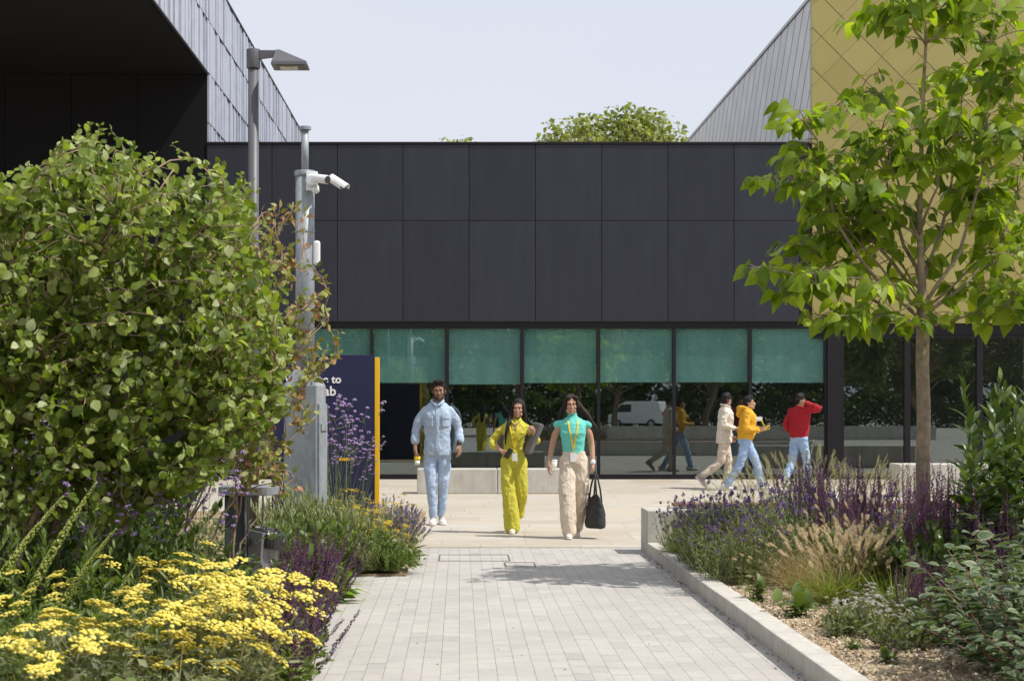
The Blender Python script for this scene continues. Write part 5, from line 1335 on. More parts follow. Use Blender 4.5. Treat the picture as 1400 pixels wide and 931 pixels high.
def patch(name, pr, quad, mat, parent, th=.004, n=6, off=.003):
    """a sewn-on piece following the garment: quad = corners in x,z (bl, br, tr, tl)"""
    bl, br, tr, tl = [np.array(q, float) for q in quad]; pts = []
    for i in range(n):
        for j in range(n):
            u, v = j / (n - 1), i / (n - 1); q = (bl * (1 - u) + br * u) * (1 - v) + (tl * (1 - u) + tr * u) * v
            p = pr(q[0], q[1], off=off)
            if p is None: p = pts[-1].copy() if pts else V3(q[0], -.1, q[1])
            pts.append(p)
    pts = np.array(pts); m_ = n * n; V = np.concatenate([pts + [0, .003, 0], pts - [0, th, 0]])
    Fs = [(i * n + j + m_, i * n + j + 1 + m_, (i + 1) * n + j + 1 + m_, (i + 1) * n + j + m_) for i in range(n - 1) for j in range(n - 1)]
    b_ = [j for j in range(n)] + [i * n + n - 1 for i in range(1, n)] + [(n - 1) * n + j for j in range(n - 2, -1, -1)] + [i * n for i in range(n - 2, 0, -1)]
    Fs += [(b_[k], b_[(k + 1) % len(b_)], b_[(k + 1) % len(b_)] + m_, b_[k] + m_) for k in range(len(b_))]
    mb = MB(); mb.add(V, Fs); return mb.obj(name, mat, parent, True)
def ribbon(name, pts, width, th, mat, parent, side=(1, 0, 0)):
    pts = np.array(pts, float); side = np.array(side, float); tg = np.gradient(pts, axis=0); V = []
    for p, t in zip(pts, tg):
        t = t / (np.linalg.norm(t) + 1e-9); w = side - t * np.dot(side, t); w /= np.linalg.norm(w) + 1e-9; n_ = np.cross(t, w)
        for a, c in ((-1, -1), (1, -1), (1, 1), (-1, 1)): V.append(p + w * a * width / 2 + n_ * c * th / 2)
    k = len(pts); Fs = [(i * 4 + j, i * 4 + (j + 1) % 4, i * 4 + 4 + (j + 1) % 4, i * 4 + 4 + j) for i in range(k - 1) for j in range(4)] + [(3, 2, 1, 0), (4 * k - 4, 4 * k - 3, 4 * k - 2, 4 * k - 1)]
    mb = MB(); mb.add(V, Fs); return mb.obj(name, mat, parent)

def hand(v, wr, d, palm, side, curl=.5, s=1.0):
    """palm and five separate bent fingers; side=+1 thumb towards (d x palm)"""
    d = np.array(d, float); d /= np.linalg.norm(d); palm = np.array(palm, float); palm -= d * np.dot(palm, d); palm /= np.linalg.norm(palm)
    w = np.cross(d, palm) * side          # towards the thumb
    R = np.stack([w, palm, d], 1)
    v.ell(wr + d * .045 * s, (.042 * s, .0165 * s, .055 * s), R)
    v.limb([wr - d * .01, wr + d * .03 * s], [.026 * s, .024 * s])
    for k, (off, L, rr) in enumerate(((.030, .070, .0088), (.010, .080, .0092), (-.010, .074, .0088), (-.029, .058, .0078))):
        p = wr + d * (.082 - abs(k - 1.2) * .005) * s + w * off * s; c = curl * (1 + .12 * k); pts = [p]; a = c * .45
        for seg in (.45, .32, .23):
            dd = d * math.cos(a) + palm * math.sin(a); pts.append(pts[-1] + (dd + w * off * .8) * L * seg * s); a += c * .75
        v.limb(pts, [rr * s, rr * .97 * s, rr * .9 * s, rr * .72 * s])
    p = wr + d * .02 * s + w * .026 * s
    v.limb([p, p + (d * .6 + w * .75 + palm * .15) * .038 * s, p + (d * .6 + w * .75 + palm * .15) * .038 * s + (d * .9 + w * .25 + palm * .35) * .034 * s, p + (d * .6 + w * .75 + palm * .15) * .038 * s + (d * .9 + w * .1 + palm * .5) * .056 * s], [.0125 * s, .0115 * s, .0098 * s, .0078 * s])

def head_parts(v, c, R, female=False, s=1.0):
    def e(p, r, R2=None):
        Rm = np.array(R) if R2 is None else np.array(R) @ R2
        v.ell(c + np.array(R) @ (np.array(p) * s), np.array(r) * s, Rm)
    jw = .9 if female else 1.0
    e((0, .016, .040), (.073, .091, .083)); e((0, -.028, -.030), (.057 * jw, .060, .083)); e((0, -.062, -.096), (.027 * jw, .024, .021))
    for sg in (-1, 1):
        e((sg * .034, -.058, -.022), (.027, .027, .026)); e((sg * .046 * jw, -.015, -.07), (.022, .04, .03)); e((sg * .076, .012, -.008), (.010, .019, .031), rotz(sg * .25))
        e((sg * .028, -.078, .028), (.026, .014, .010))
    e((0, -.093, -.010), (.010, .014, .026)); e((0, -.102, -.030), (.014, .015, .012)); e((.011, -.094, -.034), (.009, .010, .009)); e((-.011, -.094, -.034), (.009, .010, .009))
    e((0, -.082, -.060), (.025, .016, .016))
def face_parts(body, c, R, smile=False, lipm='lip', s=1.0, beard=False, hairm='hair'):
    R = np.array(R)
    def pos(p): return c + R @ (np.array(p) * s)
    def ellobj(name, p, r, mat, parent, R2=None):
        mb = MB(); Rm = R if R2 is None else R @ R2
        mb.add((unit_sphere(12, 8)[0] * np.array(r) * s) @ Rm.T + pos(p), unit_sphere(12, 8)[1]); return mb.obj(name, mat, parent, True)
    for sg in (-1, 1):
        ey = ellobj('eye', (sg * .029, -.0768, .006), (.0115, .009, .0052), M['eye'], body)
        ellobj('iris', (sg * .029, -.0840, .006), (.0052, .0032, .0055), M['iris'], ey)
        ellobj('eyebrow', (sg * .030, -.0885, .0265), (.0160, .005, .0022), M[hairm], body, roty(sg * .16))
    if smile:
        ellobj('lips', (0, -.0935, -.0640), (.0275, .0075, .0115), M[lipm], body)
        ellobj('teeth', (0, -.0975, -.0630), (.017, .0045, .0042), M['teeth'], body)
    else:
        ellobj('lips', (0, -.0955, -.0635), (.022, .0065, .0085), M[lipm], body)

def shoe(root, p, yaw, pitch, mat, solem=None, s=1.0, trim=None):
    """p = heel ground point; toe along -y turned by yaw, heel lifted by pitch"""
    R = rotz(yaw) @ rotx(pitch); p = np.array(p, float)
    def tr(q): return p + R @ (np.array(q, float) * s)
    v = Vol()
    for q, r in (((0, .02, .055), (.036, .045, .055)), ((0, -.06, .05), (.038, .07, .042)), ((0, -.135, .038), (.044, .075, .032)), ((0, -.19, .033), (.040, .045, .026)), ((0, .015, .09), (.036, .042, .035))):
        v.ell(tr(q), np.array(r) * s, R)
    up = v.build('shoe', mat, root, .007, 3)
    w = Vol()
    for q, r in (((0, .02, .012), (.041, .05, .016)), ((0, -.07, .012), (.043, .08, .016)), ((0, -.15, .013), (.047, .075, .017)), ((0, -.195, .015), (.042, .05, .017))): w.ell(tr(q), np.array(r) * s, R)
    w.build('sole', solem or M['sole'], up, .007, 2)
    lc = MB()
    for k in range(4): lc.tube([tr((-.020, -.075 - k * .016, .094 - k * .006)), tr((0, -.075 - k * .016, .100 - k * .006)), tr((.020, -.075 - k * .016, .094 - k * .006))], .0035 * s, 5)
    lc.obj('laces', trim or M['sole'], up, True)

def leg_body(v, hip, kn, an): v.limb([hip, hip + (kn - hip) * .5, kn, kn + (an - kn) * .4, an], [.066, .058, .042, .042, .034])
def trunk_body(v, pel, ch, sw, female=False):
    """torso shells from hips to neck"""
    pz, cz = pel[2], ch[2]; x0, y0 = pel[0], pel[1]; x1, y1 = ch[0], ch[1]
    def c(t): return (x0 + (x1 - x0) * t, y0 + (y1 - y0) * t, pz + (cz - pz) * t)
    hw = .125; ww = .105 if female else .118; sw = sw * .88
    S = []
    for t, rx, ry in ((-.25, hw * .8, .075), (-.05, hw, .09), (.15, hw * .96, .085), (.42, ww, .080), (.65, ww * 1.1, .085), (.88, sw * .84, .09), (1.06, sw * .80, .08), (1.16, sw * .5, .065), (1.22, sw * .3, .055)):
        a = c(t); S.append((a[0], a[1], a[2], rx, ry))
    v.loft(S)

def person(name, label, loc, rz, P, height=1.75, group=None):
    s = height / 1.75; t = thing(name, label, 'person', loc, rz, group, s); return t
GP = 'people crossing the plaza'
def foot_line(hip, kn, an): return [hip, kn, an]

# ---- man in pale blue (frame of 1.75 m, facing -y; +x is the viewer's right)
def man_blue():
    d = 21.4; t = person('person', 'person in an open collared pale blue shirt and pale jeans holding a yellow cup', (gx(598, d), d, 0), 0, None, 1.79)
    sk = M['skin_dark']
    pel, ch = V3(0, .0, .93), V3(.0, .0, 1.34); hd_c = V3(.018, -.02, 1.628); RH = rotx(.06)
    shR, shL = V3(-.185, 0, 1.415), V3(.185, 0, 1.415); elR, wrR = V3(-.262, .03, 1.145), V3(-.268, -.055, .925); elL, wrL = V3(.262, .04, 1.15), V3(.268, -.10, .965)
    hpR, hpL = V3(-.085, 0, .90), V3(.085, 0, .90); knR, anR = V3(-.075, -.055, .49), V3(-.052, -.02, .085); knL, anL = V3(.07, -.03, .49), V3(.045, .10, .10)
    v = Vol(); head_parts(v, hd_c, RH); v.limb([V3(0, .012, 1.42), V3(.008, .004, 1.50), hd_c + V3(0, .012, -.05)], [.066, .056, .057]); trunk_body(v, pel, ch, .19)
    v.limb([shR + V3(.035, 0, -.03), elR, wrR], [.042, .036, .026]); v.limb([shL + V3(-.035, 0, -.03), elL, wrL], [.042, .036, .026])
    hand(v, wrR, (.05, -.12, -1), (.95, .1, 0), 1, .95); hand(v, wrL, (.05, -.25, -1), (-.8, .5, 0), -1, .6)
    leg_body(v, hpR, knR, anR); leg_body(v, hpL, knL, anL)
    body = v.build('body', sk, t, .0055, 2); face_parts(body, hd_c, RH)
    h = Vol()
    for p, r in (((0, .022, .062), (.081, .094, .082)), ((0, -.05, .108), (.058, .038, .028)), ((.03, -.04, .118), (.04, .045, .025)), ((-.03, -.03, .116), (.04, .045, .025)), ((0, .06, .0), (.070, .05, .06)), ((.072, .0, .045), (.014, .03, .04)), ((-.072, .0, .045), (.014, .03, .04))):
        h.ell(hd_c + RH @ V3(*p), r, RH)
    h.build('hair', M['hair'], t, .007, 2, (.005, 45, 45))
    bd_ = Vol()
    for sg in (-1, 1): bd_.limb([hd_c + V3(sg * .068, -.02, -.03), hd_c + V3(sg * .056, -.05, -.075), hd_c + V3(sg * .022, -.085, -.102)], [.007, .009, .008])
    bd_.limb([hd_c + V3(-.024, -.084, -.102), hd_c + V3(0, -.090, -.104), hd_c + V3(.024, -.084, -.102)], [.008, .010, .008]); bd_.limb([hd_c + V3(-.026, -.099, -.053), hd_c + V3(0, -.106, -.048), hd_c + V3(.026, -.099, -.053)], [.0055, .006, .0055])
    bd_.build('beard', M['hair'], t, .006, 2)
    sh = Vol(); sh.loft([(0, 0, .845, .172, .122), (0, -.002, .93, .165, .120), (0, 0, 1.06, .156, .114), (0, 0, 1.22, .168, .122), (0, 0, 1.34, .180, .122), (0, .006, 1.40, .172, .104), (0, .008, 1.44, .140, .092), (0, .010, 1.47, .115, .082), (0, .012, 1.492, .075, .068)])
    sh.limb([shR + V3(.045, 0, -.028), V3(-.215, .012, 1.29), elR, V3(-.268, -.012, 1.045)], [.058, .060, .054, .051]); sh.limb([shL + V3(-.045, 0, -.028), V3(.215, .012, 1.29), elL, V3(.270, -.02, 1.055)], [.058, .060, .054, .051])
    shirt = sh.build('shirt', M['shirt_blue'], t, .008, 3, (.009, 7, 7), 1); pr = project(shirt)
    cf = Vol(); cf.limb([V3(-.269, -.012, 1.052), V3(-.269, -.022, 1.022)], [.056, .055]); cf.build('cuff', M['shirt_blue'], shirt, .007, 2); cf = Vol(); cf.limb([V3(.271, -.024, 1.06), V3(.271, -.036, 1.03)], [.056, .055]); cf.build('cuff', M['shirt_blue'], shirt, .007, 2)
    patch('placket', pr, ((-.02, .86), (.018, .86), (.018, 1.455), (-.02, 1.455)), M['shirt_blue'], shirt, .005, 12)
    for sg in (-1, 1):
        patch('pocket', pr, ((sg * .10 - .047, 1.185), (sg * .10 + .047, 1.185), (sg * .10 + .048, 1.30), (sg * .10 - .048, 1.30)), M['shirt_blue'], shirt, .006); patch('pocket_flap', pr, ((sg * .10 - .051, 1.285), (sg * .10 + .051, 1.285), (sg * .10 + .051, 1.322), (sg * .10 - .051, 1.322)), M['shirt_blue'], shirt, .011)
        c_ = Vol(); c_.limb([V3(sg * .012, -.108, 1.452), V3(sg * .048, -.088, 1.478), V3(sg * .074, -.03, 1.508), V3(sg * .06, .05, 1.520), V3(0, .078, 1.522)], [.012, .019, .018, .016, .015]); c_.build('collar', M['shirt_blue'], shirt, .006, 2)
    for z in (.93, 1.03, 1.13, 1.23, 1.33):
        p = pr(0, z, off=.010)
        if p is not None: mb = MB(); mb.tube([p, p + V3(0, .006, 0)], .0085, 8); mb.obj('button', M['button'], shirt)
    tr = Vol(); tr.ell(V3(0, 0, .90), (.158, .118, .12)); tr.limb([hpR + V3(.005, 0, 0), V3(-.088, -.03, .68), knR, V3(-.062, -.03, .28), V3(-.053, -.02, .115)], [.090, .080, .066, .058, .048]); tr.limb([hpL - V3(.005, 0, 0), V3(.084, -.015, .68), knL, V3(.058, .04, .28), V3(.046, .095, .125)], [.090, .080, .066, .058, .048])
    tr.build('jeans', M['jeans_pale'], t, .008, 3, (.008, 6, 9), 3)
    shoe(t, (-.05, .03, 0), -.05, 0, M['shoe_white']); shoe(t, (.048, .145, .0), .12, .0, M['shoe_white'])
    w_ = Vol(); w_.limb([wrL + V3(-.004, .008, .035), wrL + V3(-.003, .004, .02)], [.034, .034]); w_.build('watch', M['watch'], t, .006, 2)
    # cup he carries
    sc_ = 1.79 / 1.75; c = thing('paper_cup', 'small yellow and white cup held in the hand of the man in blue', 'cup', (gx(598, d) + (-.243) * sc_, d - .085 * sc_, .785 * sc_))
    mb = MB(); mb.tube([(0, 0, -.055), (0, 0, .0)], [.028, .034], 16); mb.obj('cup_base', M['badge'], c, True); mb = MB(); mb.tube([(0, 0, .0005), (0, 0, .05)], [.036, .040], 16); mb.obj('cup_sleeve', M['lanyard'], c, True)
man_blue()

def lanyard(t, pr, topz, botx, botz, halfw, label_off=.006, fr=None):
    """two yellow straps meeting at a badge"""
    for sg in (-1, 1):
        pts = []
        for k in range(14):
            u = k / 13; x = sg * halfw * (1 - u) + botx * u; z = topz * (1 - u) + botz * u; p = pr(x, z, off=label_off)
            if p is None: continue
            pts.append(p)
        pts[0] = pts[0] + V3(0, .03, .012)
        ribbon('lanyard', pts, .019, .003, M['lanyard'], t)
def badge(t, p, w=.058, h=.088):
    mb = MB(); mb.bx(p[0] - w / 2, p[0] + w / 2, p[1] - .006, p[1] - .002, p[2] - h, p[2]); o = mb.obj('badge', M['badge'], t, bevel=.003)
    mb = MB(); mb.bx(p[0] - .007, p[0] + .007, p[1] - .0075, p[1] - .0015, p[2] + .0005, p[2] + .03); mb.obj('badge_clip', M['lanyard'], o)

# ---- woman in lime yellow
def woman_yellow():
    d = 20.0; t = person('person', 'person in a lime yellow shirt and wide trousers with a long dark braid of hair', (gx(702, d), d, 0), 0, None, 1.555)
    sk = M['skin']; tl = rotz(-.12) @ roty(.06)
    pel, ch = V3(.0, 0, .97), V3(.02, 0, 1.35); hd_c = V3(.062, -.02, 1.625)
    shR, shL = V3(-.145, 0, 1.41), V3(.185, 0, 1.42); elR, wrR = V3(-.285, .02, 1.185), V3(-.155, -.15, 1.07); elL, wrL = V3(.305, .0, 1.185), V3(.27, -.15, 1.30)
    hpR, hpL = V3(-.08, 0, .93), V3(.085, 0, .93); knR, anR = V3(-.055, -.06, .51), V3(-.015, -.09, .09); knL, anL = V3(.085, -.02, .52), V3(.055, .30, .22)
    v = Vol(); head_parts(v, hd_c, tl, True, .98); v.limb([V3(.02, .012, 1.42), V3(.035, .004, 1.50), hd_c + V3(0, .014, -.05)], [.055, .047, .049]); trunk_body(v, pel, ch, .17, True)
    v.limb([shR + V3(.035, 0, -.03), elR, wrR], [.038, .034, .023]); v.limb([shL + V3(-.035, 0, -.03), elL, wrL], [.038, .034, .023])
    hand(v, wrR, (.75, -.45, -.35), (.2, .9, .3), -1, .7, .92); hand(v, wrL, (-.45, -.25, .75), (.0, .9, .2), 1, .8, .92)
    leg_body(v, hpR, knR, anR); leg_body(v, hpL, knL, anL)
    body = v.build('body', sk, t, .0055, 2); face_parts(body, hd_c, tl, True, s=.98)
    h = Vol()
    for p, r in (((0, .025, .058), (.081, .093, .080)), ((.0, .075, .0), (.085, .055, .09)), ((.068, .0, .02), (.022, .05, .07)), ((-.068, .0, .02), (.022, .05, .07)), ((0, .07, -.09), (.082, .045, .11))):
        h.ell(hd_c + tl @ V3(*p), r, tl)
    h.limb([hd_c + V3(-.075, -.005, .03), hd_c + V3(-.098, -.03, -.10), V3(-.075, -.125, 1.42), V3(-.105, -.148, 1.27), V3(-.11, -.135, 1.16)], [.018, .024, .026, .020, .008])
    h.limb([hd_c + V3(.072, .02, .02), hd_c + V3(.088, .03, -.10), V3(.115, .03, 1.44)], [.018, .022, .012]); h.limb([hd_c + V3(0, .085, -.05), V3(.03, .11, 1.40), V3(.02, .13, 1.20)], [.075, .08, .04])
    h.build('hair', M['hair'], t, .007, 2, (.0025, 40, 10))
    sh = Vol(); sh.loft([(.0, 0, 1.015, .138, .112), (.0, 0, 1.05, .150, .120), (.0, 0, 1.12, .136, .110), (.01, -.004, 1.22, .140, .116), (.018, -.008, 1.31, .156, .124), (.02, .004, 1.415, .152, .100), (.022, .010, 1.468, .10, .075), (.024, .012, 1.488, .066, .06)])
    sh.limb([shR + V3(.035, 0, -.03), V3(-.205, .01, 1.31), V3(-.286, .015, 1.19), V3(-.250, -.05, 1.135)], [.052, .054, .054, .050]); sh.limb([shL - V3(.04, 0, .03), V3(.245, .0, 1.31), V3(.305, -.002, 1.20), V3(.30, -.04, 1.215)], [.050, .052, .050, .046])
    shirt = sh.build('shirt', M['yellow_cloth'], t, .008, 3, (.011, 8, 8), 5); pr = project(shirt)
    for sg in (-1, 1):
        c_ = Vol(); c_.limb([V3(.02 + sg * .018, -.112, 1.425), V3(.022 + sg * .055, -.085, 1.47), V3(.022 + sg * .07, -.02, 1.50), V3(.022 + sg * .045, .055, 1.512), V3(.022, .066, 1.512)], [.010, .017, .016, .014, .014]); c_.build('collar', M['yellow_cloth'], shirt, .006, 2)
    patch('neck_opening', pr, ((-.004 + .02, 1.34), (.006 + .02, 1.34), (.036 + .02, 1.445), (-.034 + .02, 1.445)), sk, shirt, .002, 6, .0015)
    lanyard(t, pr, 1.46, .012, 1.10, .062); p = pr(.012, 1.085, off=.012); badge(t, V3(.012, -.142, 1.045), .066, .10)
    tr = Vol(); tr.ell(V3(0, 0, .95), (.150, .118, .13)); tr.loft([(0, 0, .98, .148, .113), (0, 0, 1.03, .138, .108), (0, 0, 1.062, .140, .112)])
    tr.limb([hpR, V3(-.075, -.03, .70), knR, V3(-.035, -.085, .28), V3(-.018, -.08, .085)], [.098, .098, .098, .104, .108]); tr.limb([hpL, V3(.088, -.01, .70), V3(.095, .0, .52), V3(.08, .18, .36), V3(.06, .27, .25)], [.098, .098, .094, .092, .096])
    tr.build('trousers', M['yellow_cloth'], t, .009, 3, (.012, 10, 3.5), 8)
    shoe(t, (-.015, -.03, 0), -.06, 0, M['shoe_white'], s=.95); shoe(t, (.055, .36, .16), .0, .9, M['shoe_white'], s=.95)
    w_ = Vol(); w_.limb([wrL + V3(.006, .025, -.025), wrL + V3(.003, .015, -.012)], [.029, .029]); w_.build('bracelet', M['lanyard'], t, .005, 1)
    s_ = 1.555 / 1.75; x0 = gx(702, d)
    b_ = thing('laptop_sleeve', 'flat grey sleeve tucked under the arm of the woman in yellow', 'laptop sleeve', (x0 + .245 * s_, d - .065 * s_, 1.24 * s_)); b_.rotation_euler = (.08, .40, .35)
    mb = MB(); mb.bx(-.028, .028, -.13, .12, -.19, .19); mb.obj('sleeve', M['greybag'], b_, bevel=.02); mb = MB(); mb.bx(-.006, .006, -.133, .123, .1905, .198); mb.obj('zip', M['watch'], b_)
    ph = thing('phone', 'dark phone in the lowered hand of the woman in yellow', 'phone', (x0 - .072 * s_, d - .215 * s_, 1.045 * s_)); ph.rotation_euler = (.5, .45, .3)
    mb = MB(); mb.bx(-.032, .032, -.005, .005, -.066, .066); mb.obj('phone_body', M['darkplastic'], ph, bevel=.004); mb = MB(); mb.bx(-.028, .028, -.0062, -.0052, -.06, .06); mb.obj('phone_screen', M['watch'], ph)
woman_yellow()

# ---- woman in turquoise
def woman_teal():
    d = 19.25; t = person('person', 'person in a turquoise top and cream cargo trousers with a yellow lanyard', (gx(783, d), d, 0), 0, None, 1.615)
    sk = M['skin']; RH = rotz(.06)
    pel, ch = V3(.02, 0, .97), V3(.0, 0, 1.34); hd_c = V3(-.022, -.025, 1.61)
    shR, shL = V3(-.172, 0, 1.40), V3(.172, 0, 1.40); elR, wrR = V3(-.245, .02, 1.13), V3(-.292, -.05, .895); elL, wrL = V3(.232, .03, 1.125), V3(.242, -.06, .895)
    hpR, hpL = V3(-.065, 0, .93), V3(.10, 0, .93); knR, anR = V3(-.062, -.11, .51), V3(-.055, -.17, .085); knL, anL = V3(.085, .0, .50), V3(.045, .16, .12)
    v = Vol(); head_parts(v, hd_c, RH, True, .98); v.limb([V3(0, .012, 1.42), V3(-.01, .004, 1.49), hd_c + V3(0, .014, -.05)], [.055, .047, .049]); trunk_body(v, pel, ch, .165, True)
    v.limb([shR + V3(.04, 0, -.03), (shR + elR) / 2, elR, wrR], [.044, .044, .038, .0255]); v.limb([shL + V3(-.04, 0, -.03), (shL + elL) / 2, elL, wrL], [.044, .044, .038, .0255])
    hand(v, wrR, (-.05, -.12, -1), (.9, .2, 0), 1, .55, .95); hand(v, wrL, (.02, -.08, -1), (-.9, .1, 0), -1, 1.35, .95)
    leg_body(v, hpR, knR, anR); leg_body(v, hpL, knL, anL)
    body = v.build('body', sk, t, .0055, 2); face_parts(body, hd_c, RH, True, s=.98, hairm='hair_brown')
    h = Vol()
    for p, r in (((0, .027, .058), (.083, .094, .081)), ((0, .075, .0), (.080, .048, .10)), ((.07, .0, .015), (.024, .05, .075)), ((-.07, .0, .015), (.024, .05, .075)), ((.05, -.05, .085), (.035, .03, .03)), ((-.045, -.05, .085), (.035, .03, .03))):
        h.ell(hd_c + RH @ V3(*p), r, RH)
    h.limb([hd_c + V3(-.07, .02, .03), hd_c + V3(-.115, .03, -.08), V3(-.155, .03, 1.46), V3(-.185, .04, 1.385)], [.022, .030, .026, .008])
    h.limb([hd_c + V3(.06, .03, .05), hd_c + V3(.12, .03, -.04), V3(.165, .0, 1.50), V3(.215, -.01, 1.43), V3(.255, .0, 1.36)], [.034, .042, .038, .028, .008]); h.limb([hd_c + V3(.09, .03, -.05), V3(.20, .03, 1.44), V3(.275, .02, 1.355), V3(.30, .02, 1.29)], [.03, .032, .020, .006]); h.limb([hd_c + V3(.07, .05, 0), V3(.12, .08, 1.42), V3(.17, .09, 1.28)], [.06, .08, .03])
    h.limb([hd_c + V3(.03, .07, -.02), V3(.05, .10, 1.42), V3(.08, .11, 1.27)], [.07, .08, .04])
    h.build('hair', M['hair_brown'], t, .007, 2, (.003, 36, 10))
    sh = Vol(); sh.loft([(.012, 0, .985, .134, .108), (.010, 0, 1.06, .130, .106), (.005, -.004, 1.16, .140, .115), (0, -.012, 1.27, .158, .134), (0, .0, 1.38, .168, .112), (0, .008, 1.44, .115, .082), (-.004, .010, 1.472, .064, .062), (-.010, .006, 1.525, .056, .057)])
    sh.limb([shR + V3(.04, 0, -.022), V3(-.184, .004, 1.372)], [.054, .052]); sh.limb([shL - V3(.04, 0, .022), V3(.184, .006, 1.372)], [.054, .052])
    top = sh.build('top', M['teal_knit'], t, .007, 3, (.006, 9, 9), 2); pr = project(top)
    lanyard(t, pr, 1.475, .0, 1.07, .075); badge(t, V3(-.004, -.128, 1.03), .068, .105)
    tr = Vol(); tr.ell(V3(.018, 0, .93), (.155, .12, .12)); tr.loft([(.018, 0, .95, .156, .118), (.014, 0, 1.0, .143, .112), (.012, 0, 1.045, .139, .113)])
    tr.limb([hpR, V3(-.072, -.06, .70), V3(-.072, -.10, .51), V3(-.065, -.14, .28), V3(-.052, -.155, .09)], [.100, .104, .104, .100, .088]); tr.limb([hpL, V3(.105, -.01, .70), V3(.100, .015, .51), V3(.075, .10, .30), V3(.05, .15, .13)], [.100, .104, .100, .096, .088])
    tr_ = tr.build('cargo_trousers', M['cream_cloth'], t, .009, 3, (.010, 7, 5), 4); pt = project(tr_)
    patch('cargo_pocket', pt, ((-.15, .52), (-.085, .52), (-.085, .66), (-.155, .66)), M['cream_cloth'], tr_, .008); patch('cargo_pocket', pt, ((.135, .53), (.19, .53), (.195, .67), (.135, .67)), M['cream_cloth'], tr_, .008); patch('fly', pt, ((.010, .86), (.034, .86), (.034, 1.02), (.010, 1.02)), M['cream_cloth'], tr_, .004)
    shoe(t, (-.055, -.105, 0), -.04, 0, M['shoe_white'], s=.95); shoe(t, (.045, .24, .055), .1, .40, M['shoe_white'], s=.95)
    w_ = Vol(); w_.limb([wrL + V3(0, .006, .03), wrL + V3(0, .004, .02)], [.031, .031]); w_.build('bracelet', M['badge'], t, .005, 1)
    s_ = 1.615 / 1.75; x0 = gx(783, d)
    b_ = thing('tote_bag', 'black tote bag hanging from the hand of the woman in turquoise', 'bag', (x0 + .268 * s_, d - .085 * s_, 0), .45)
    z0, z1 = .115, .455
    v = Vol(); v.loft([(0, 0, z0, .082, .155), (0, 0, z0 + .03, .092, .165), (0, 0, z0 + .18, .085, .150), (0, 0, z0 + .30, .05, .128), (0, 0, z1, .022, .112)]); v.build('bag_body', M['tote'], b_, .009, 3, (.008, 8, 5), 3)
    for sg in (-1, 1):
        mb = MB(); mb.tube([(sg * .03, -.09, z1 - .05), (sg * .026, -.06, z1 + .10), (sg * .012, -.018, z1 + .245), (0, 0, z1 + .285), (sg * .012, .018, z1 + .245), (sg * .026, .06, z1 + .10), (sg * .03, .09, z1 - .05)], .0105, 8); mb.obj('handle', M['tote'], b_, True)
    v = Vol(); v.limb([V3(-.01, -.09, z1 - .01), V3(0, -.03, z1 + .02), V3(.01, .05, z1 + .005), V3(0, .10, z1 - .02)], [.018, .024, .022, .016]); v.build('bag_opening', M['tote'], b_, .008, 2, (.008, 20, 20), 6)
woman_teal()

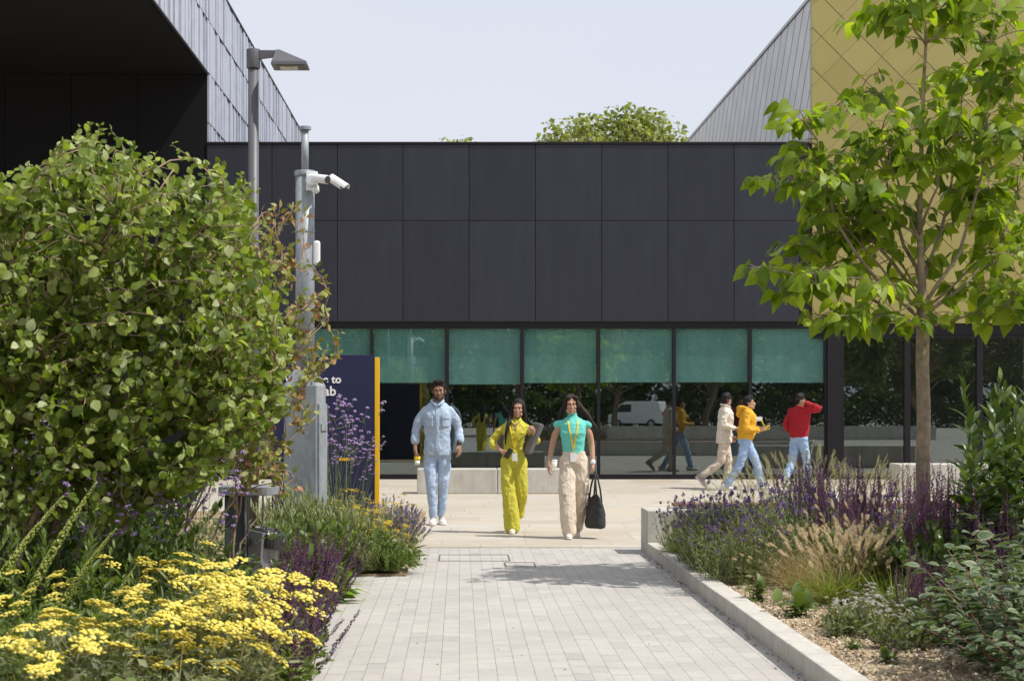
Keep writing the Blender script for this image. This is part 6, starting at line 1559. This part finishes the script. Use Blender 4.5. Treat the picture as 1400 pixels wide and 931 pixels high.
# ---- three people walking away to the right, seen from the side and back
def walker(label, px, d, rz, height, topm, legm, skm, RH, arms, hands, legs, feet, shoem, kind_, hair_s=1.0, hd_c=V3(0, -.045, 1.60), lean=.03, soles=None, trim=None):
    t = person('person', label, (gx(px, d), d, 0), rz, None, height)
    pel, ch = V3(0, 0, .94), V3(0, -lean, 1.33)
    (shR, elR, wrR), (shL, elL, wrL) = arms; (hpR, knR, anR), (hpL, knL, anL) = legs
    v = Vol(); head_parts(v, hd_c, RH); v.limb([V3(0, -lean + .02, 1.41), V3(0, -lean + .01, 1.48), hd_c + V3(0, .012, -.05)], [.062, .054, .055]); trunk_body(v, pel, ch, .185)
    v.limb([shR + V3(.035, 0, -.03), elR, wrR], [.040, .034, .026]); v.limb([shL + V3(-.035, 0, -.03), elL, wrL], [.040, .034, .026])
    for hnd in hands: hand(v, *hnd)
    leg_body(v, hpR, knR, anR); leg_body(v, hpL, knL, anL); body = v.build('body', skm, t, .006, 2); face_parts(body, hd_c, RH)
    h = Vol()
    for p, r in (((0, .022, .062), (.081, .095, .082)), ((0, -.05, .105), (.058, .042, .03)), ((0, .065, .0), (.072, .048, .07)), ((.07, .005, .035), (.015, .032, .045)), ((-.07, .005, .035), (.015, .032, .045)), ((0, -.005, .12), (.06, .07, .03))):
        h.ell(hd_c + RH @ V3(*p), np.array(r) * hair_s, RH)
    h.build('hair', M['hair'], t, .008, 2, (.006, 45, 45))
    sh = Vol(); by = -lean
    if kind_ == 'overshirt': sh.loft([(0, .0, .83, .182, .140), (0, 0, .95, .180, .142), (0, by * .5, 1.10, .172, .138), (0, by, 1.26, .188, .145), (0, by, 1.36, .198, .135), (0, by + .008, 1.43, .175, .11), (0, by + .015, 1.475, .095, .08), (0, by + .016, 1.50, .07, .066)])
    else: sh.loft([(0, .0, .90, .150, .125), (0, 0, .935, .168, .142), (0, by * .4, 1.02, .188, .160), (0, by * .7, 1.16, .190, .158), (0, by, 1.30, .202, .155), (0, by, 1.38, .196, .135), (0, by + .01, 1.44, .160, .108), (0, by + .016, 1.48, .085, .078), (0, by + .016, 1.50, .068, .066)])
    rr = (.070, .066, .060, .046) if kind_ == 'overshirt' else (.076, .074, .068, .044)
    for a, e, w in arms: sh.limb([a * [.9, 1, 1], a + (e - a) * .55, e, e + (w - e) * .55, e + (w - e) * .93], [rr[0], rr[1], rr[2], rr[2] * .86, rr[3]])
    if kind_ == 'hoodie':
        sh.limb([V3(.10, -.06, 1.475), V3(.105, .02, 1.50), V3(.06, .09, 1.505), V3(0, .11, 1.50), V3(-.06, .09, 1.505), V3(-.105, .02, 1.50), V3(-.10, -.06, 1.475)], [.022, .034, .044, .05, .044, .034, .022]); sh.ell(V3(0, .10, 1.45), (.10, .06, .10)); sh.ell(V3(0, .12, 1.41), (.07, .05, .09))
    top = sh.build({'overshirt': 'overshirt', 'hoodie': 'hoodie', 'sweater': 'sweater'}[kind_], topm, t, .008, 3, (.013, 6, 8), px)
    if kind_ == 'overshirt':
        c_ = Vol(); c_.limb([V3(-.05, by - .08, 1.475), V3(-.078, by - .02, 1.505), V3(-.06, by + .07, 1.525), V3(0, by + .092, 1.53), V3(.06, by + .07, 1.525), V3(.078, by - .02, 1.505), V3(.05, by - .08, 1.475)], [.014, .018, .018, .018, .018, .018, .014]); c_.build('collar', topm, top, .007, 2)
    tr = Vol(); tr.ell(V3(0, .012, .91), (.158, .130, .125))
    for (hp, kn, an) in legs: tr.limb([hp, (hp + kn) / 2, kn, (kn + an) / 2, an + (kn - an) * .05], [.098, .090, .076, .074, .068])
    tr.build('trousers', legm, t, .009, 3, (.012, 6, 10), px + 2)
    for (p, yaw, pit) in feet: shoe(t, p, yaw, pit, shoem, soles, 1.0, trim)
    return t
A = V3
walker('person in a cream overshirt and cream trousers striding with one heel raised', 990, 31.0, PI / 2 - .08, 1.74, M['cream_light'], M['cream_cloth'], M['skin_dark'], rotz(.75),
       ((A(-.19, -.02, 1.41), A(-.25, .04, 1.15), A(-.20, -.18, 1.09)), (A(.19, -.03, 1.41), A(.24, .02, 1.14), A(.20, -.14, .95))),
       ((A(-.20, -.18, 1.09), (.15, -1, -.1), (.9, 0, -.3), -1, .8), (A(.20, -.14, .95), (-.1, -.5, -1), (-.9, .1, 0), -1, .7)),
       ((A(-.085, .01, .90), A(-.085, .06, .49), A(-.08, .385, .245)), (A(.085, .0, .90), A(.08, -.085, .48), A(.075, -.05, .09))),
       ((A(-.08, .485, .17), 0, .78), (A(.075, -.01, 0), 0, 0)), M['shoe_grey'], 'overshirt', lean=.03)
hw = walker('person in a mustard hoodie and light jeans looking at a lanyard held out in front', 1019, 30.4, PI / 2 - .10, 1.70, M['hoodie'], M['jeans'], M['skin'], rotz(.10) @ rotx(-.12),
       ((A(-.19, -.02, 1.40), A(-.235, .03, 1.13), A(-.17, -.235, 1.085)), (A(.19, -.03, 1.40), A(.23, -.02, 1.13), A(.13, -.25, 1.12))),
       ((A(-.17, -.235, 1.085), (.2, -1, .1), (.2, 0, 1), 1, .8), (A(.13, -.25, 1.12), (-.2, -1, .2), (-.3, .2, -1), 1, .7)),
       ((A(-.085, .0, .90), A(-.085, .09, .49), A(-.08, .33, .10)), (A(.085, -.01, .90), A(.08, -.21, .50), A(.075, -.29, .09))),
       ((A(-.08, .39, 0), 0, .05), (A(.075, -.25, 0), 0, -.05)), M['shoe_white'], 'hoodie', hd_c=V3(0, -.07, 1.585), lean=.05, trim=M['shoe_dark'])
walker('person in a red sweater and light jeans with one hand raised behind the head', 1092, 31.6, PI / 2 + .75, 1.74, M['red_knit'], M['jeans'], M['skin'], rotz(-.15) @ rotx(.05),
       ((A(-.19, -.02, 1.43), A(-.42, -.09, 1.435), A(-.165, .015, 1.565)), (A(.19, -.02, 1.40), A(.25, .05, 1.14), A(.22, -.10, .98))),
       ((A(-.165, .015, 1.565), (.95, .28, .12), (.2, -1, 0), 1, .6), (A(.22, -.10, .98), (-.1, -.3, -1), (-.9, .1, 0), -1, .7)),
       ((A(-.085, .0, .90), A(-.10, -.10, .49), A(-.10, -.12, .09)), (A(.085, .0, .90), A(.09, .06, .49), A(.09, .30, .16))),
       ((A(-.10, -.08, 0), 0, 0), (A(.09, .38, .09), 0, .5)), M['shoe_white'], 'sweater', lean=.03)
# what the person in the hoodie holds
s_ = 1.70 / 1.75; ly = thing('lanyard_badge', 'white badge on a yellow lanyard held up by the person in the hoodie', 'badge', (0, 0, 0)); ly.parent = None
ly.location = hw.location; ly.rotation_euler = hw.rotation_euler; ly.scale = hw.scale
mb = MB(); mb.box((-.10, -.24, 1.30), (.012, .115, .075)); o = mb.obj('badge_card', M['badge'], ly, bevel=.003); o.rotation_euler = (0, 0, 0)
ribbon('lanyard_strap', [(-.11, -.285, 1.275), (-.11, -.32, 1.20), (-.12, -.36, 1.12), (-.13, -.40, 1.11), (-.14, -.43, 1.14), (-.15, -.42, 1.18), (-.16, -.37, 1.15), (-.16, -.34, 1.09)], .022, .004, M['lanyard'], ly, (0, 0, 1))

# small cup left on the long bench
cpx = gx(757, db + .2); c = thing('takeaway_cup', 'small cream cup standing on the long bench beside the woman in turquoise', 'cup', (cpx, db + .2, EYE - (641 - HY) / F * db))
mb = MB(); mb.tube([(0, 0, 0), (0, 0, .13)], [.05, .062], 18); mb.obj('cup_body', M['cup'], c, True); mb = MB(); mb.tube([(0, 0, .1305), (0, 0, .15)], [.066, .06], 18); mb.obj('cup_lid', M['badge'], c, True)

# white van and low walls across the way behind the viewer, mirrored in the windows
vx = (872 - VX) / F * (2 * FD + 55); vn = thing('van', 'white panel van mirrored in the windows behind the walkers', 'van', (vx, -55, 0), .5)
mb = MB(); pf = [(-2.1, .35), (2.1, .35), (2.15, .8), (2.08, 1.2), (1.92, 1.85), (1.75, 1.95), (-.7, 1.95), (-1.2, 1.72), (-1.6, 1.15), (-2.1, .95)]
mb.prism(pf, -.9, .9); mb.obj('body', M['white'], vn, bevel=.06)
for sy in (-.905, .905):
    mb = MB(); mb.prism([(-1.45, 1.18), (-.25, 1.18), (-.25, 1.72), (-1.05, 1.72)], sy - .01, sy + .01); mb.obj('side_window', M['darkplastic'], vn)
    for x in (-1.35, 1.3):
        mb = MB(); mb.tube([(x, sy * .86, .33), (x, sy * 1.0, .33)], .33, 22); wh = mb.obj('wheel', M['darkplastic'], vn); mb = MB(); mb.tube([(x, sy * 1.005, .33), (x, sy * 1.02, .33)], .19, 16); mb.obj('rim', M['rib'], wh)
    mb = MB(); mb.box((2.1, sy * .82, 1.05), (.12, .14, .3)); mb.obj('tail_light', plain('red lamp', (.5, .02, .02), .3), vn)
for x0, x1, y_, h_, lab in ((3, 22, -9, .62, 'long low grey wall mirrored in the windows'), (-16, -3, -7, .5, 'short low grey wall mirrored beside the sign')):
    tag(link('low_wall', (lambda m_: (m_.bx(x0, x1, y_ - .4, y_, -.02, h_), m_)[1])(MB()).mesh('low_wall'), M['wallgrey']), lab, 'wall')
@kind('hedge_tree')
def _(rs): return big_tree(rs, 7.5, 3.3, 120, 70, .26, M['streetleaf'], trunk_h=.0)
for i in range(14):
    place('hedge_tree', i % 2, -34 + i * 6.2 + (i % 3) * .8, -64 - (i % 2) * 3, 'bushy tree in the green belt mirrored in the glass front', 'belt_tree', 'tree', 'green belt mirrored in the windows', s=1.5 + .15 * math.sin(i * 1.7), rz=i * 1.1, z=0)

@kind('hedge')
def _(rs):
    fo, st = MB(), MB(); N = 5200
    P = np.stack([rs.uniform(-4, 4, N), rs.normal(0, .8, N), rs.uniform(0, 1, N) ** .7 * 3.0], 1); P[:, 2] *= .8 + .25 * np.sin(P[:, 0] * 1.7) * np.cos(P[:, 0] * .6)
    fo.inst(T_SM2, P, frames(rdir(rs, N, -30, 60), rs.normal(0, .6, (N, 3)) + [0, 0, .6]), rs.uniform(.16, .36, N))
    for x in np.linspace(-3.8, 3.8, 12): st.tube(limb([x, 0, 0], [x + rs.uniform(-.3, .3), 0, 2.2], .02, 4, .05, rs), [.05, .04, .03, .015], 5)
    return [('stems', st, M['bark'], True), ('foliage', fo, M['leaf_dark'], True)]
for i in range(13):
    place('hedge', i % 2, -38 + i * 7.6, -60 - (i % 3) * .4, 'dark hedge below the green belt mirrored in the glass front', 'hedge_row', 'hedge', 'hedges mirrored in the windows', s=1.0 + .1 * math.sin(i * 2.3), z=0)
